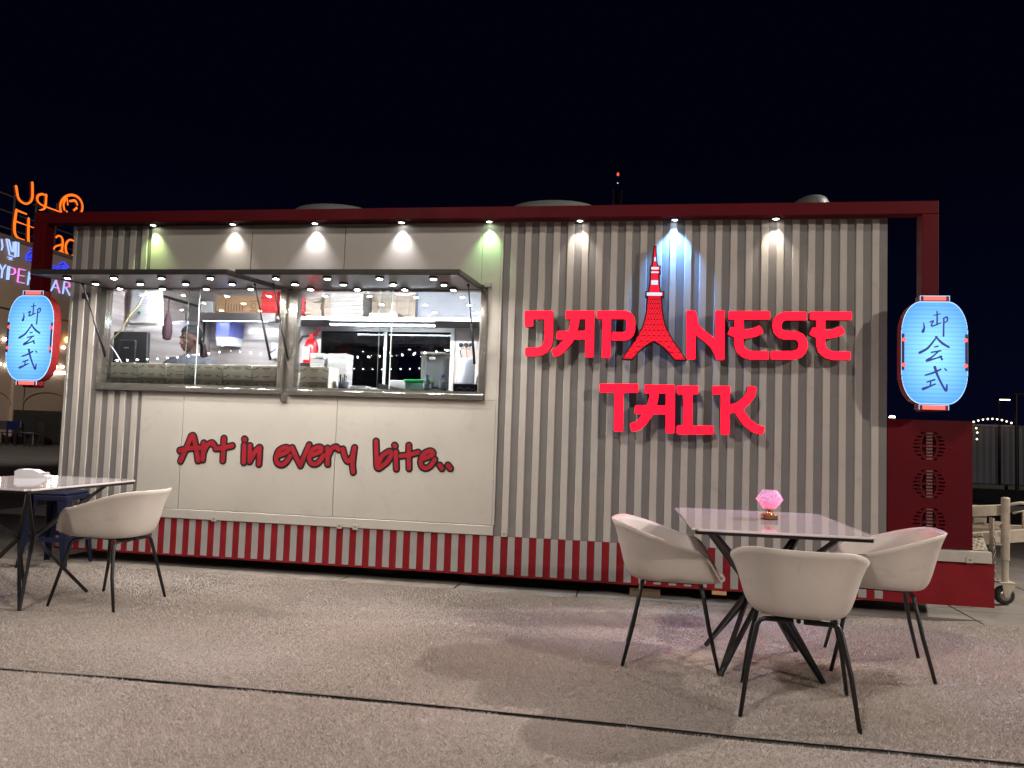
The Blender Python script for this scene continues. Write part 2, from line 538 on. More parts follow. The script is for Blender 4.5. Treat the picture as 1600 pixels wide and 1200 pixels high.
# ------------------------------------------------------------------ lettering centre lines (metres): (square ends, [(along, up, half width)])
SIGN = [
    ('J', [(1,[(-0.799,2.038,0.0324),(-0.586,2.04,0.032)]),(1,[(-0.768,2.067,0.0324),(-0.764,1.949,0.0323)]),(1,[(-0.619,2.07,0.0321),(-0.613,1.863,0.032),(-0.621,1.819,0.032),(-0.645,1.782,0.0321),(-0.687,1.764,0.0321),(-0.786,1.762,0.0323)])]),
    ('A', [(1,[(-0.494,2.041,0.0319),(-0.281,2.043,0.0315)]),(1,[(-0.315,2.073,0.0316),(-0.311,1.73,0.0314)]),(1,[(-0.42,2.062,0.0318),(-0.424,1.985,0.0317),(-0.437,1.917,0.0317),(-0.466,1.853,0.0318),(-0.507,1.801,0.0318),(-0.543,1.768,0.0319),(-0.582,1.754,0.0319)]),(1,[(-0.555,1.889,0.0319),(-0.313,1.893,0.0315)])]),
    ('P', [(1,[(-0.263,2.043,0.0315),(-0.062,2.045,0.0311),(-0.036,2.035,0.0311),(-0.022,2.014,0.031),(-0.017,1.99,0.031),(-0.016,1.939,0.031),(-0.024,1.911,0.031),(-0.039,1.895,0.031),(-0.059,1.888,0.0311),(-0.152,1.887,0.0312)]),(1,[(-0.193,2.068,0.0314),(-0.189,1.727,0.0312)])]),
    ('N', [(1,[(0.408,2.082,0.0318),(0.414,1.728,0.0317)]),(1,[(0.611,2.084,0.0315),(0.615,1.728,0.0313)]),(0,[(0.418,2.049,0.0318),(0.431,1.975,0.0317),(0.465,1.929,0.0317),(0.534,1.875,0.0315),(0.576,1.833,0.0314),(0.605,1.78,0.0314)])]),
    ('E', [(1,[(0.668,2.048,0.0313),(0.955,2.051,0.0308)]),(0,[(0.743,2.029,0.0312),(0.744,1.898,0.0312)]),(1,[(0.743,1.921,0.0312),(0.744,1.844,0.0311),(0.755,1.805,0.0311),(0.789,1.775,0.031),(0.833,1.764,0.0309),(0.949,1.767,0.0307)]),(1,[(0.677,1.942,0.0313),(0.728,1.917,0.0312),(0.787,1.915,0.0311),(0.846,1.926,0.031),(0.899,1.954,0.0309)])]),
    ('S', [(1,[(1.201,2.049,0.0304),(1.057,2.048,0.0306),(1.025,2.034,0.0307),(1.005,2.005,0.0307),(1.0,1.974,0.0307),(1.009,1.94,0.0307),(1.03,1.919,0.0306),(1.055,1.91,0.0306),(1.131,1.911,0.0305),(1.161,1.896,0.0304),(1.177,1.866,0.0304),(1.18,1.835,0.0304),(1.172,1.805,0.0304),(1.151,1.782,0.0304),(1.118,1.77,0.0304),(0.962,1.767,0.0307)])]),
    ('E', [(1,[(1.223,2.051,0.0303),(1.502,2.053,0.0299)]),(0,[(1.296,2.032,0.0302),(1.296,1.903,0.0302)]),(1,[(1.296,1.926,0.0302),(1.297,1.85,0.0301),(1.307,1.812,0.0301),(1.339,1.783,0.0301),(1.382,1.772,0.03),(1.495,1.774,0.0298)]),(1,[(1.232,1.946,0.0303),(1.281,1.922,0.0302),(1.338,1.92,0.0301),(1.396,1.931,0.03),(1.447,1.958,0.0299)])]),
    ('T', [(1,[(-0.231,1.506,0.0328),(0.049,1.512,0.0323)]),(1,[(-0.091,1.507,0.0325),(-0.087,1.195,0.0324)])]),
    ('A', [(1,[(0.09,1.508,0.0322),(0.306,1.513,0.0318)]),(1,[(0.274,1.541,0.0319),(0.279,1.196,0.0318)]),(1,[(0.163,1.514,0.0321),(0.16,1.451,0.0321),(0.146,1.389,0.0321),(0.121,1.33,0.0321),(0.084,1.274,0.0321),(0.05,1.242,0.0322),(0.001,1.224,0.0323)]),(1,[(0.026,1.357,0.0323),(0.28,1.362,0.0318)])]),
    ('L', [(1,[(0.32,1.507,0.0318),(0.471,1.511,0.0315)]),(1,[(0.398,1.512,0.0316),(0.4,1.227,0.0315)]),(1,[(0.325,1.221,0.0317),(0.581,1.229,0.0312)])]),
    ('K', [(1,[(0.565,1.51,0.0313),(0.69,1.514,0.0311)]),(1,[(0.656,1.543,0.0312),(0.66,1.197,0.0311)]),(1,[(0.84,1.546,0.0309),(0.834,1.492,0.0309),(0.801,1.441,0.0309),(0.751,1.398,0.031),(0.673,1.375,0.0311)]),(1,[(0.743,1.406,0.031),(0.762,1.353,0.0309),(0.804,1.293,0.0308),(0.855,1.253,0.0307),(0.923,1.231,0.0306)])]),
]
SLOGAN = [
    ('A', [(0,[(-3.572,0.843,0.0193),(-3.53,0.944,0.0193),(-3.492,1.045,0.0193)]),(0,[(-3.492,1.045,0.0193),(-3.472,1.044,0.0193),(-3.445,0.958,0.0192),(-3.42,0.852,0.0192)]),(0,[(-3.585,0.927,0.0193),(-3.51,0.945,0.0193),(-3.414,0.956,0.0192)])]),
    ('r', [(0,[(-3.38,0.861,0.0191),(-3.38,0.994,0.0192)]),(0,[(-3.379,0.909,0.0191),(-3.355,0.969,0.0191),(-3.313,0.998,0.0191),(-3.288,0.98,0.0191)])]),
    ('t', [(0,[(-3.207,0.861,0.019),(-3.208,1.037,0.019)]),(0,[(-3.274,0.953,0.019),(-3.207,0.963,0.019),(-3.133,0.981,0.0189)])]),
    ('i', [(0,[(-3.027,0.853,0.0188),(-3.031,0.988,0.0188)]),(0,[(-3.032,1.038,0.0188),(-3.027,1.033,0.0188)])]),
    ('n', [(0,[(-2.977,0.862,0.0187),(-2.982,0.986,0.0188)]),(0,[(-2.973,0.87,0.0187),(-2.942,0.933,0.0187),(-2.905,0.974,0.0187),(-2.896,0.971,0.0187)]),(0,[(-2.898,0.974,0.0187),(-2.898,0.844,0.0187)])]),
    ('e', [(0,[(-2.746,0.915,0.0185),(-2.667,0.95,0.0185),(-2.659,0.976,0.0185),(-2.688,0.983,0.0185),(-2.737,0.955,0.0185),(-2.755,0.896,0.0185),(-2.739,0.857,0.0185),(-2.7,0.849,0.0185),(-2.663,0.878,0.0184),(-2.638,0.919,0.0184)])]),
    ('v', [(0,[(-2.627,0.984,0.0184),(-2.588,0.91,0.0184),(-2.55,0.847,0.0183)]),(0,[(-2.55,0.847,0.0183),(-2.52,0.927,0.0183),(-2.486,1.011,0.0183)])]),
    ('e', [(0,[(-2.47,0.929,0.0183),(-2.392,0.964,0.0182),(-2.384,0.99,0.0182),(-2.413,0.996,0.0182),(-2.461,0.969,0.0183),(-2.479,0.911,0.0183),(-2.464,0.872,0.0183),(-2.425,0.864,0.0182),(-2.389,0.892,0.0182),(-2.364,0.933,0.0182)])]),
    ('r', [(0,[(-2.326,0.866,0.0181),(-2.334,0.991,0.0182)]),(0,[(-2.326,0.927,0.0181),(-2.302,0.982,0.0181),(-2.265,1.003,0.0181),(-2.241,0.984,0.0181)])]),
    ('y', [(0,[(-2.208,0.989,0.018),(-2.19,0.932,0.018),(-2.162,0.896,0.018),(-2.13,0.928,0.0179),(-2.113,1.003,0.0179)]),(0,[(-2.116,0.978,0.0179),(-2.124,0.878,0.0179),(-2.115,0.814,0.0179)])]),
    ('b', [(0,[(-1.942,1.059,0.0178),(-1.933,0.942,0.0178),(-1.926,0.865,0.0177),(-1.907,0.853,0.0177)]),(0,[(-1.908,0.853,0.0177),(-1.85,0.899,0.0177),(-1.815,0.957,0.0177),(-1.824,0.984,0.0177),(-1.849,0.977,0.0177),(-1.889,0.944,0.0177),(-1.912,0.893,0.0177)])]),
    ('i', [(0,[(-1.78,0.983,0.0176),(-1.77,0.853,0.0176)]),(0,[(-1.792,1.033,0.0176),(-1.787,1.027,0.0176)])]),
    ('t', [(0,[(-1.679,1.037,0.0175),(-1.67,0.861,0.0175)]),(0,[(-1.742,0.953,0.0176),(-1.669,0.966,0.0175),(-1.604,0.986,0.0175)])]),
    ('e', [(0,[(-1.571,0.933,0.0174),(-1.496,0.967,0.0174),(-1.489,0.992,0.0174),(-1.516,0.999,0.0174),(-1.562,0.972,0.0174),(-1.58,0.915,0.0174),(-1.565,0.877,0.0174),(-1.529,0.869,0.0174),(-1.493,0.897,0.0173),(-1.47,0.937,0.0173)])]),
    ('dot', [(0,[(-1.43,0.895,0.0173),(-1.411,0.871,0.0173)])]),
    ('dot', [(0,[(-1.365,0.898,0.0172),(-1.346,0.874,0.0172)])]),
]
KANJI = [
    ('first', [(0,[(1.921,1.991,0.0027),(1.925,1.958,0.006),(1.917,1.931,0.01)]),(0,[(2.005,2.068,0.004),(2.006,2.009,0.0053),(2.004,1.977,0.0046)]),(0,[(1.985,2.04,0.0033),(2.023,2.051,0.004)]),(0,[(1.961,1.995,0.0047),(1.982,2.003,0.0046),(1.969,1.973,0.0047),(1.982,1.97,0.0053),(2.027,1.99,0.004)]),(0,[(2.045,2.021,0.0046),(2.067,2.03,0.0053),(2.068,2.004,0.0046),(2.049,1.992,0.004)]),(0,[(2.047,2.021,0.0046),(2.046,1.952,0.0053),(2.045,1.902,0.0059)])]),
    ('second', [(0,[(2.005,1.898,0.0046),(1.949,1.822,0.0073),(1.897,1.788,0.0087)]),(0,[(1.996,1.898,0.0046),(2.035,1.856,0.0079),(2.078,1.828,0.0066)]),(0,[(1.989,1.828,0.0046),(2.01,1.832,0.0053)]),(0,[(1.97,1.792,0.0053),(2.028,1.803,0.0053)]),(0,[(2.016,1.802,0.0053),(1.979,1.765,0.0053),(1.941,1.735,0.008),(1.995,1.751,0.0053),(2.032,1.766,0.0059)]),(0,[(2.025,1.766,0.0053),(2.036,1.745,0.0066)])]),
    ('third', [(0,[(1.932,1.638,0.0053),(1.982,1.655,0.0066),(2.027,1.679,0.0059)]),(0,[(1.991,1.693,0.0093),(2.008,1.638,0.0073),(2.041,1.567,0.0066),(2.061,1.538,0.0079),(2.066,1.578,0.0046)]),(0,[(2.052,1.683,0.0046),(2.063,1.674,0.0053)]),(0,[(1.942,1.592,0.0046),(1.99,1.609,0.0059)]),(0,[(1.967,1.601,0.0046),(1.963,1.571,0.0046)]),(0,[(1.919,1.546,0.0099),(1.962,1.565,0.006),(1.993,1.58,0.0053)])]),
]
MALL_ORANGE = [
    ('lam', [(0,[(20.913,10.412,0.0594),(20.963,9.861,0.0594),(20.85,9.595,0.0423),(20.59,9.473,0.0377),(20.287,9.586,0.054),(20.134,10.006,0.062)])]),
    ('waw', [(0,[(21.702,10.123,0.0348),(21.471,10.13,0.0432),(21.256,10.009,0.0514),(21.216,9.83,0.0556),(21.369,9.7,0.0387),(21.714,9.671,0.0304),(22.512,9.689,0.0267)]),(0,[(21.67,10.157,0.0521),(21.665,9.701,0.0608),(21.555,9.525,0.0389),(21.364,9.434,0.0172)])]),
    ('emblem', [(0,[(22.463,9.894,0.0534),(22.469,10.014,0.0534),(22.508,10.138,0.0535),(22.579,10.259,0.0536),(22.677,10.372,0.0538),(22.799,10.47,0.054),(22.937,10.548,0.0542),(23.085,10.601,0.0545),(23.235,10.627,0.0547),(23.379,10.624,0.0549),(23.508,10.591,0.0552),(23.616,10.53,0.0553),(23.695,10.444,0.0555),(23.742,10.337,0.0555),(23.753,10.217,0.0555),(23.728,10.089,0.0555),(23.669,9.962,0.0554),(23.578,9.841,0.0552),(23.461,9.735,0.055),(23.326,9.648,0.0548),(23.179,9.585,0.0546),(23.029,9.55,0.0543),(22.884,9.544,0.0541),(22.752,9.566,0.0539),(22.638,9.616,0.0537),(22.55,9.69,0.0535),(22.49,9.784,0.0534),(22.463,9.894,0.0534)]),(0,[(22.711,9.853,0.0493),(22.641,10.085,0.0537),(22.8,10.364,0.0405),(22.885,10.113,0.0361)]),(0,[(22.98,10.304,0.0452),(23.286,10.412,0.0548),(23.44,10.28,0.0413)]),(0,[(23.409,10.129,0.055),(23.262,9.992,0.0456)]),(0,[(22.838,9.821,0.0405),(23.036,9.693,0.0408),(23.349,9.736,0.0366)])]),
    ('E', [(0,[(20.226,9.099,0.058),(20.183,8.535,0.0661),(20.241,8.17,0.0621),(20.426,8.04,0.0375),(20.719,8.038,0.021)]),(0,[(20.226,9.099,0.0414),(20.733,9.088,0.0295)]),(0,[(20.24,8.657,0.0331),(20.745,8.647,0.0168)])]),
    ('t', [(0,[(20.855,8.937,0.0549),(20.915,8.087,0.0635),(21.051,7.978,0.0382),(21.229,8.027,0.0256)]),(0,[(20.745,8.647,0.0168),(21.251,8.645,0.0171)])]),
    ('i', [(0,[(21.479,8.605,0.056),(21.503,7.972,0.0604)]),(0,[(21.476,8.892,0.0517),(21.477,8.874,0.0517)])]),
    ('h', [(0,[(21.73,9.184,0.0565),(21.786,7.93,0.0609)]),(0,[(21.769,8.438,0.0348),(21.927,8.613,0.0393),(22.082,8.518,0.0527),(22.096,7.915,0.0571)])]),
    ('a', [(0,[(22.356,8.567,0.0443),(22.485,8.668,0.0356),(22.669,8.647,0.0447),(22.747,8.461,0.0583),(22.74,8.07,0.0583),(22.881,8.011,0.027)]),(0,[(22.726,8.355,0.0358),(22.379,8.187,0.0399),(22.247,7.997,0.053),(22.433,7.928,0.0399),(22.7,8.106,0.0313)])]),
    ('d', [(0,[(23.384,8.668,0.0366),(23.132,8.66,0.0408),(22.936,8.416,0.0586),(22.986,8.082,0.0632),(23.197,7.96,0.0409),(23.439,8.073,0.0366)]),(0,[(23.463,9.063,0.0367),(23.471,8.01,0.0412)])]),
]
NEON_BLUE = [
    ('ta', [(0,[(20.842,7.271,0.0211),(20.841,7.465,0.0211),(20.974,7.617,0.0212),(21.224,7.707,0.0214),(21.251,7.29,0.0214),(20.86,7.254,0.0211)]),(0,[(20.98,7.368,0.0212),(21.002,7.481,0.0212),(21.119,7.53,0.0213),(21.121,7.378,0.0213)]),(0,[(21.001,7.745,0.0297),(21.017,7.749,0.0297)]),(0,[(21.141,7.77,0.0298),(21.157,7.774,0.0298)])]),
    ('hah', [(0,[(22.149,7.331,0.022),(22.456,7.344,0.0222),(23.394,7.325,0.0228)]),(0,[(22.158,7.234,0.022),(22.464,7.255,0.0222),(23.388,7.259,0.0228)]),(0,[(22.593,7.488,0.0223),(22.824,7.631,0.0225),(23.105,7.463,0.0226),(22.943,7.336,0.0225),(22.777,7.469,0.0224),(22.631,7.405,0.0223)])]),
]
NEON_WHITE = [
    ('alif', [(0,[(20.276,7.84,0.0207),(20.39,7.86,0.0208),(20.429,7.305,0.0208),(20.31,7.29,0.0207),(20.276,7.84,0.0207)])]),
    ('lam_alif', [(0,[(19.797,7.853,0.0204),(20.002,7.268,0.0205),(20.277,7.248,0.0207),(20.233,7.851,0.0207)]),(0,[(19.914,7.854,0.0205),(20.089,7.436,0.0206),(20.168,7.425,0.0206),(20.144,7.807,0.0206)]),(0,[(19.797,7.853,0.0204),(19.914,7.854,0.0205)]),(0,[(19.934,7.169,0.0205),(20.128,7.172,0.0206),(19.992,7.099,0.0205),(20.145,7.1,0.0206)])]),
    ('dal', [(0,[(19.579,7.769,0.0202),(19.651,7.518,0.0203),(19.615,7.364,0.0202)])]),
    ('H', [(0,[(19.198,6.816,0.0199),(19.196,6.287,0.0199)]),(0,[(19.44,6.829,0.0201),(19.438,6.296,0.0201)]),(0,[(19.197,6.551,0.0199),(19.439,6.563,0.0201)])]),
    ('Y', [(0,[(19.566,6.804,0.0242),(19.723,6.603,0.0244),(19.852,6.838,0.0245)]),(0,[(19.723,6.603,0.0244),(19.709,6.31,0.0243)])]),
    ('P', [(0,[(19.976,6.819,0.0205),(19.961,6.299,0.0205)]),(0,[(20.047,6.818,0.0205),(20.032,6.305,0.0205)])]),
    ('R', [(0,[(21.03,6.817,0.0254),(20.99,6.291,0.0254)]),(0,[(21.03,6.817,0.0254),(21.266,6.814,0.0256),(21.306,6.679,0.0257),(21.029,6.579,0.0254)]),(0,[(21.083,6.59,0.0255),(21.281,6.347,0.0256)])]),
    ('M', [(0,[(21.537,6.287,0.0215),(21.575,6.8,0.0216),(21.785,6.489,0.0217),(21.986,6.818,0.0219),(21.994,6.286,0.0219)])]),
    ('A', [(0,[(22.233,6.286,0.0264),(22.461,6.766,0.0266)]),(0,[(22.324,6.451,0.0221),(22.633,6.465,0.0223)])]),
    ('R', [(0,[(22.941,6.817,0.027),(22.892,6.285,0.027)]),(0,[(23.045,6.561,0.0271),(23.302,6.277,0.0273)])]),
    ('K', [(0,[(23.415,6.827,0.0274),(23.401,6.294,0.0274)]),(0,[(23.716,6.82,0.0277),(23.421,6.554,0.0274),(23.746,6.286,0.0277)])]),
]
NEON_PINK = [
    ('P', [(0,[(20.069,6.802,0.0247),(20.286,6.794,0.0248),(20.341,6.65,0.0249),(20.221,6.541,0.0248),(20.069,6.521,0.0246)])]),
    ('E', [(0,[(20.508,6.834,0.025),(20.476,6.31,0.025)]),(0,[(20.508,6.834,0.025),(20.811,6.839,0.0253)]),(0,[(20.504,6.587,0.025),(20.779,6.592,0.0252)]),(0,[(20.476,6.31,0.025),(20.804,6.315,0.0252)])]),
    ('A', [(0,[(22.461,6.766,0.0266),(22.71,6.279,0.0268)])]),
    ('R', [(0,[(22.941,6.817,0.027),(23.215,6.806,0.0273),(23.255,6.647,0.0273),(22.941,6.551,0.027)])]),
]

# ================================================================== GROUND
g = MB().box(-160, 160, -60, 260, -0.30, -0.012)
tag(g.build('ground', mat('asphalt', (0.035, 0.034, 0.036), 0.85, var=0.35, scale=1.2, bump=0.4, bscale=120)), kind='structure')

CONC = mat('paving_concrete', (0.20, 0.175, 0.15), 0.8, var=0.28, scale=2.3, bump=0.15, bscale=70)
pav = MB().box(-8.1, 7.73, -3.4, 3.8, -0.011, -0.007).build('pavement', mat('paving_joint', (0.03, 0.027, 0.024), 0.9))
tag(pav, kind='structure')
slab = MB().box(0.006, 0.894, 0.006, 0.894, -0.006, 0.0, c=0.002).mesh('paving_slab', CONC)
for i in range(17):
    for j in range(6):
        x = 2.34 + 0.9 * (i - 11); y = -0.62 + 0.9 * j
        link('paving_slab', slab, pav, (x, y, random.uniform(-0.0012, 0.0)))

# ---- beige artificial turf carpet in two strips with an open joint
TURF = mat('turf_backing', (0.40, 0.35, 0.32), 0.95, var=0.2, scale=160, bump=0.6, bscale=300)
FIB = mat('turf_fibre', (0.43, 0.36, 0.305), 0.75, spec=0.2)
# fibre colour differs from blade to blade
nt = FIB.node_tree
at = nt.nodes.new('ShaderNodeAttribute'); at.attribute_name = 'tone'
mpr = nt.nodes.new('ShaderNodeMapRange'); mpr.inputs['To Min'].default_value = 0.72; mpr.inputs['To Max'].default_value = 1.10
vm = nt.nodes.new('ShaderNodeVectorMath'); vm.operation = 'SCALE'; vm.inputs[0].default_value = (0.53, 0.465, 0.42)
nt.links.new(at.outputs['Fac'], mpr.inputs[0]); nt.links.new(mpr.outputs[0], vm.inputs['Scale']); nt.links.new(vm.outputs[0], nt.nodes['Principled BSDF'].inputs['Base Color'])

SEAM = lambda x: -2.47 - 0.022 * np.sin(x * 1.3) + 0.006 * np.sin(x * 7.1) + 0.004 * np.sin(x * 19.0 + 1) + 0.003 * np.sin(x * 43.0)
def turf(name, label, ya, yb, dens):
    xs = np.linspace(-7.5, 6.5, 57)
    mb = MB()
    for i in range(56):
        x0, x1 = xs[i], xs[i + 1]
        a0, a1, b0, b1 = ya(x0), ya(x1), yb(x0), yb(x1)
        mb.add([(x0, a0, 0.003), (x1, a1, 0.003), (x1, b1, 0.003), (x0, b0, 0.003)], [(0, 1, 2, 3)])
        mb.add([(x0, a0, 0.0), (x1, a1, 0.0), (x1, a1, 0.003), (x0, a0, 0.003)], [(0, 1, 2, 3)])
        mb.add([(x0, b0, 0.003), (x1, b1, 0.003), (x1, b1, 0.0), (x0, b0, 0.0)], [(0, 1, 2, 3)])
    o = tag(mb.build(name, TURF), label, 'carpet')
    # pile: single short blades, denser where the viewer can come close
    N = dens
    X = rng.uniform(-6.4, 5.6, N)
    t = rng.uniform(0, 1, N)
    ylo = np.maximum(ya(X), -3.9); yhi = yb(X)
    Y = ylo + (yhi - ylo) * t
    keep = (np.abs(X - 0.17 * (Y + 5.66) * -1) < (Y + 5.66) * 0.95 + 0.6)
    X = X[keep]; Y = Y[keep]; N = len(X)
    a = rng.uniform(0, 2 * np.pi, N)
    h = rng.uniform(0.008, 0.019, N) * (0.8 + 0.25 * np.sin(X * 2.1 + Y * 1.7) * np.sin(Y * 3.3 - X))
    w = rng.uniform(0.0012, 0.0022, N)
    la = rng.normal(0, 1, (2, N)) * 0.007
    la[1] -= 0.003
    V = np.empty((N, 3, 3), np.float32)
    V[:, 0] = np.stack([X - np.cos(a) * w, Y - np.sin(a) * w, np.full(N, 0.002)], -1)
    V[:, 1] = np.stack([X + np.cos(a) * w, Y + np.sin(a) * w, np.full(N, 0.002)], -1)
    V[:, 2] = np.stack([X + la[0], Y + la[1], h], -1)
    me = bpy.data.meshes.new('pile')
    me.vertices.add(3 * N); me.vertices.foreach_set('co', V.ravel())
    me.loops.add(3 * N); me.loops.foreach_set('vertex_index', np.arange(3 * N, dtype=np.int32))
    me.polygons.add(N); me.polygons.foreach_set('loop_start', np.arange(0, 3 * N, 3, dtype=np.int32))
    me.update(calc_edges=True)
    at = me.attributes.new('tone', 'FLOAT', 'FACE')
    tone = rng.uniform(0, 1, N) * 0.55 + 0.30
    for k in range(14):                              # trodden and combed patches
        fx, fy, ph = rng.normal(0, 1.6 + 0.5 * k), rng.normal(0, 2.2 + 0.6 * k), rng.uniform(0, 6.28)
        tone += np.sin(X * fx + Y * fy + ph + 0.8 * np.sin(X * 1.3 + k)) * 0.30 / (2 + k * 0.6)
    at.data.foreach_set('value', np.clip(tone, 0, 1).astype(np.float32))
    me.materials.append(FIB)
    p = link('pile', me, o)
    p['kind'] = 'stuff'
    return o
EDGE = lambda x: -0.155 + 0.010 * np.sin(x * 1.9) + 0.005 * np.sin(x * 6.3 + 1)
turf('turf_carpet', 'beige artificial turf strip under the tables, running along the trailer', lambda x: SEAM(x) + 0.018 + 0.002 * (x + 3), EDGE, 1350000)
turf('turf_carpet', 'beige artificial turf strip in the foreground, nearer than the dark joint', lambda x: np.full_like(np.asarray(x, float), -7.6), lambda x: SEAM(x) - 0.018 - 0.002 * (np.asarray(x) + 3) - 0.004 * np.sin(np.asarray(x) * 3.0), 620000)

# ================================================================== TRAILER
TR = empty('food_trailer', (0, 0, 0))
tag(TR, 'cream and grey ribbed food trailer with two open serving hatches and red striped skirt', 'food trailer')
XL, XR = -4.67, 1.77
Z0, Z1 = 0.385, 2.80
WX = [(-4.34, -2.76), (-2.66, -1.13)]
WZ0, WZ1 = 1.43, 2.25
def part(name, x0, x1, y0, y1, z0, z1, m, parent=TR, c=0.0):
    return MB().box(x0, x1, y0, y1, z0, z1, c=c).build(name, m, parent)

# front wall, built round the two openings
part('front_wall', XL, -4.34, 0, 0.04, Z0, Z1, GREY)
part('front_wall', -1.13, XR, 0, 0.04, Z0, Z1, GREY)
part('front_wall', -4.34, -1.13, 0.004, 0.04, Z0, WZ0, GREY)
part('front_wall', -4.34, -1.13, 0.004, 0.04, WZ1, Z1, GREY)
part('front_wall', -2.76, -2.66, 0.004, 0.04, WZ0, WZ1, CHROME)
# smooth cream panels with open joints
for a, b in ((-3.95, -3.577), (-3.573, -2.273), (-2.269, -1.012)):
    part('smooth_panel', a, b, -0.010, 0.003, 0.463, 1.40, CREAM2, c=0.002)
for a, b in ((-3.95, -3.062), (-3.058, -2.272), (-2.268, -1.16)):
    part('smooth_panel', a, b, -0.010, 0.003, 2.285, 2.768, CREAM2, c=0.002)
part('smooth_panel', -1.158, -1.012, -0.0105, -0.001, 1.402, 2.768, CREAM2)
part('edge_trim', -1.010, -0.994, -0.016, -0.001, 0.463, 2.768, CREAM)
part('ledge_strip', -3.95, -1.0, -0.020, -0.001, 0.387, 0.460, CREAM2, c=0.004)
# ribs of the cladding
def rib(x0, w, z0, z1):
    d = 0.0042
    mb = MB()
    P = [(x0, 0.0), (x0 + d, -0.009), (x0 + w - d, -0.009), (x0 + w, 0.0)]
    mb.add([(x, y, z) for z in (z0, z1) for x, y in P], [(0, 1, 5, 4), (1, 2, 6, 5), (2, 3, 7, 6), (0, 4, 7, 3), (0, 3, 2, 1), (4, 5, 6, 7)])
    mb.build('rib', CREAM, TR)
for i in range(25):
    rib(-0.9405 + 0.1085 * i, 0.0535, 0.387, 2.768)
rib(XL, 0.028, 0.387, 2.768)
for i in range(6):
    x = -4.587 + 0.109 * i
    if x > -4.38:
        rib(x, 0.055, 0.387, 1.395); rib(x, 0.055, 2.285, 2.768)
    else:
        rib(x, 0.055, 0.387, 2.768)
# cable plates
for i, (x, z) in enumerate(((-3.248, 0.400), (-2.204, 0.398), (-2.074, 0.396), (-0.915, 0.405), (2.29, 0.405))):
    y0 = -0.022 if i < 3 else (-0.016 if i == 3 else -0.034)
    mb = MB().box(x - 0.021, x + 0.021, y0 - 0.006, y0 - 0.001, z - 0.021, z + 0.021, c=0.0015)
    mb.lathe([(0.005, y0 - 0.009), (0.005, y0 - 0.005)], (x, 0, z), 10, 1, 'y')
    mb.build('cable_plate', [WHITEPAINT, BLACKP], TR)
# other walls
part('end_wall', XL, -4.63, 0.041, 2.06, Z0, Z1, CREAM)
part('end_wall', 1.73, XR, 0.041, 2.06, Z0, Z1, CREAM)
RWX0, RWX1, RWZ0, RWZ1 = -3.34, -1.86, 1.55, 2.20
part('back_wall', XL, RWX0, 2.06, 2.10, Z0, Z1, STEELWALL)
part('back_wall', RWX1, XR, 2.06, 2.10, Z0, Z1, mat('kitchen_panel', (0.62, 0.54, 0.50), 0.4, var=0.06))
part('back_wall', RWX0, RWX1, 2.06, 2.10, Z0, RWZ0, STEELWALL)
part('back_wall', RWX0, RWX1, 2.06, 2.10, RWZ1, Z1, STEELWALL)
part('floor', XL, XR, 0.041, 2.06, 0.40, 0.46, mat('kitchen_floor', (0.12, 0.11, 0.11), 0.6))
part('roof', XL, XR, 0.0, 2.10, 2.802, 2.85, CREAM)
part('ceiling', -4.629, 1.729, 0.041, 2.059, 2.62, 2.64, mat('ceiling_steel', (0.62, 0.60, 0.60), 0.3, 0.7))
part('partition', -0.75, -0.72, 0.041, 2.059, 0.461, 2.619, STEELWALL)
part('end_lining', -4.629, -4.612, 0.042, 2.058, 0.461, 2.619, STEELWALL)
# steel door in the left end lining with a pale frame and a dark gasket
part('door_frame', -4.611, -4.595, 0.98, 1.98, 2.40, 2.45, WHITEPAINT)
part('door_frame', -4.611, -4.595, 1.93, 1.98, 0.47, 2.399, WHITEPAINT)
part('gasket', -4.611, -4.600, 0.98, 1.929, 2.375, 2.399, BLACKP)
part('gasket', -4.611, -4.600, 1.905, 1.929, 0.47, 2.374, BLACKP)
# rear window
def ring(name, x0, x1, y0, y1, z0, z1, w, m, parent=TR):
    mb = MB()
    mb.box(x0, x1, y0, y1, z0, z0 + w); mb.box(x0, x1, y0, y1, z1 - w, z1)
    mb.box(x0, x0 + w, y0, y1, z0 + w, z1 - w); mb.box(x1 - w, x1, y0, y1, z0 + w, z1 - w)
    return mb.build(name, m, parent)
rw = ring('rear_window', RWX0 - 0.02, RWX1 + 0.02, 2.04, 2.058, RWZ0 - 0.02, RWZ1 + 0.02, 0.045, mat('white_aluminium', (0.6, 0.58, 0.56), 0.35, 0.3))
part('pane', RWX0 + 0.001, RWX1 - 0.001, 2.074, 2.080, RWZ0 + 0.001, RWZ1 - 0.001, GLASSNIGHT, rw)
part('mullion', -2.61, -2.58, 2.045, 2.058, RWZ0 + 0.026, RWZ1 - 0.026, mat('white_aluminium', (0, 0, 0)), rw)
# shelf, back counter, front counter
part('shelf', -4.60, -3.60, 1.55, 2.055, 2.255, 2.285, STEEL)
part('shelf', -3.595, -0.76, 1.55, 2.055, 2.225, 2.255, STEEL)
part('added_shelf_lip', -4.60, -3.60, 1.538, 1.549, 2.200, 2.286, STEEL)  # added lip that hides the added left strip light from view
part('back_counter', -4.60, -0.76, 1.50, 2.055, 1.36, 1.40, STEEL)
part('counter_front', -4.60, -0.76, 1.54, 1.56, 0.461, 1.359, STEEL)
part('serving_counter', -4.60, -0.76, 0.042, 0.62, 1.405, 1.437, STEEL)
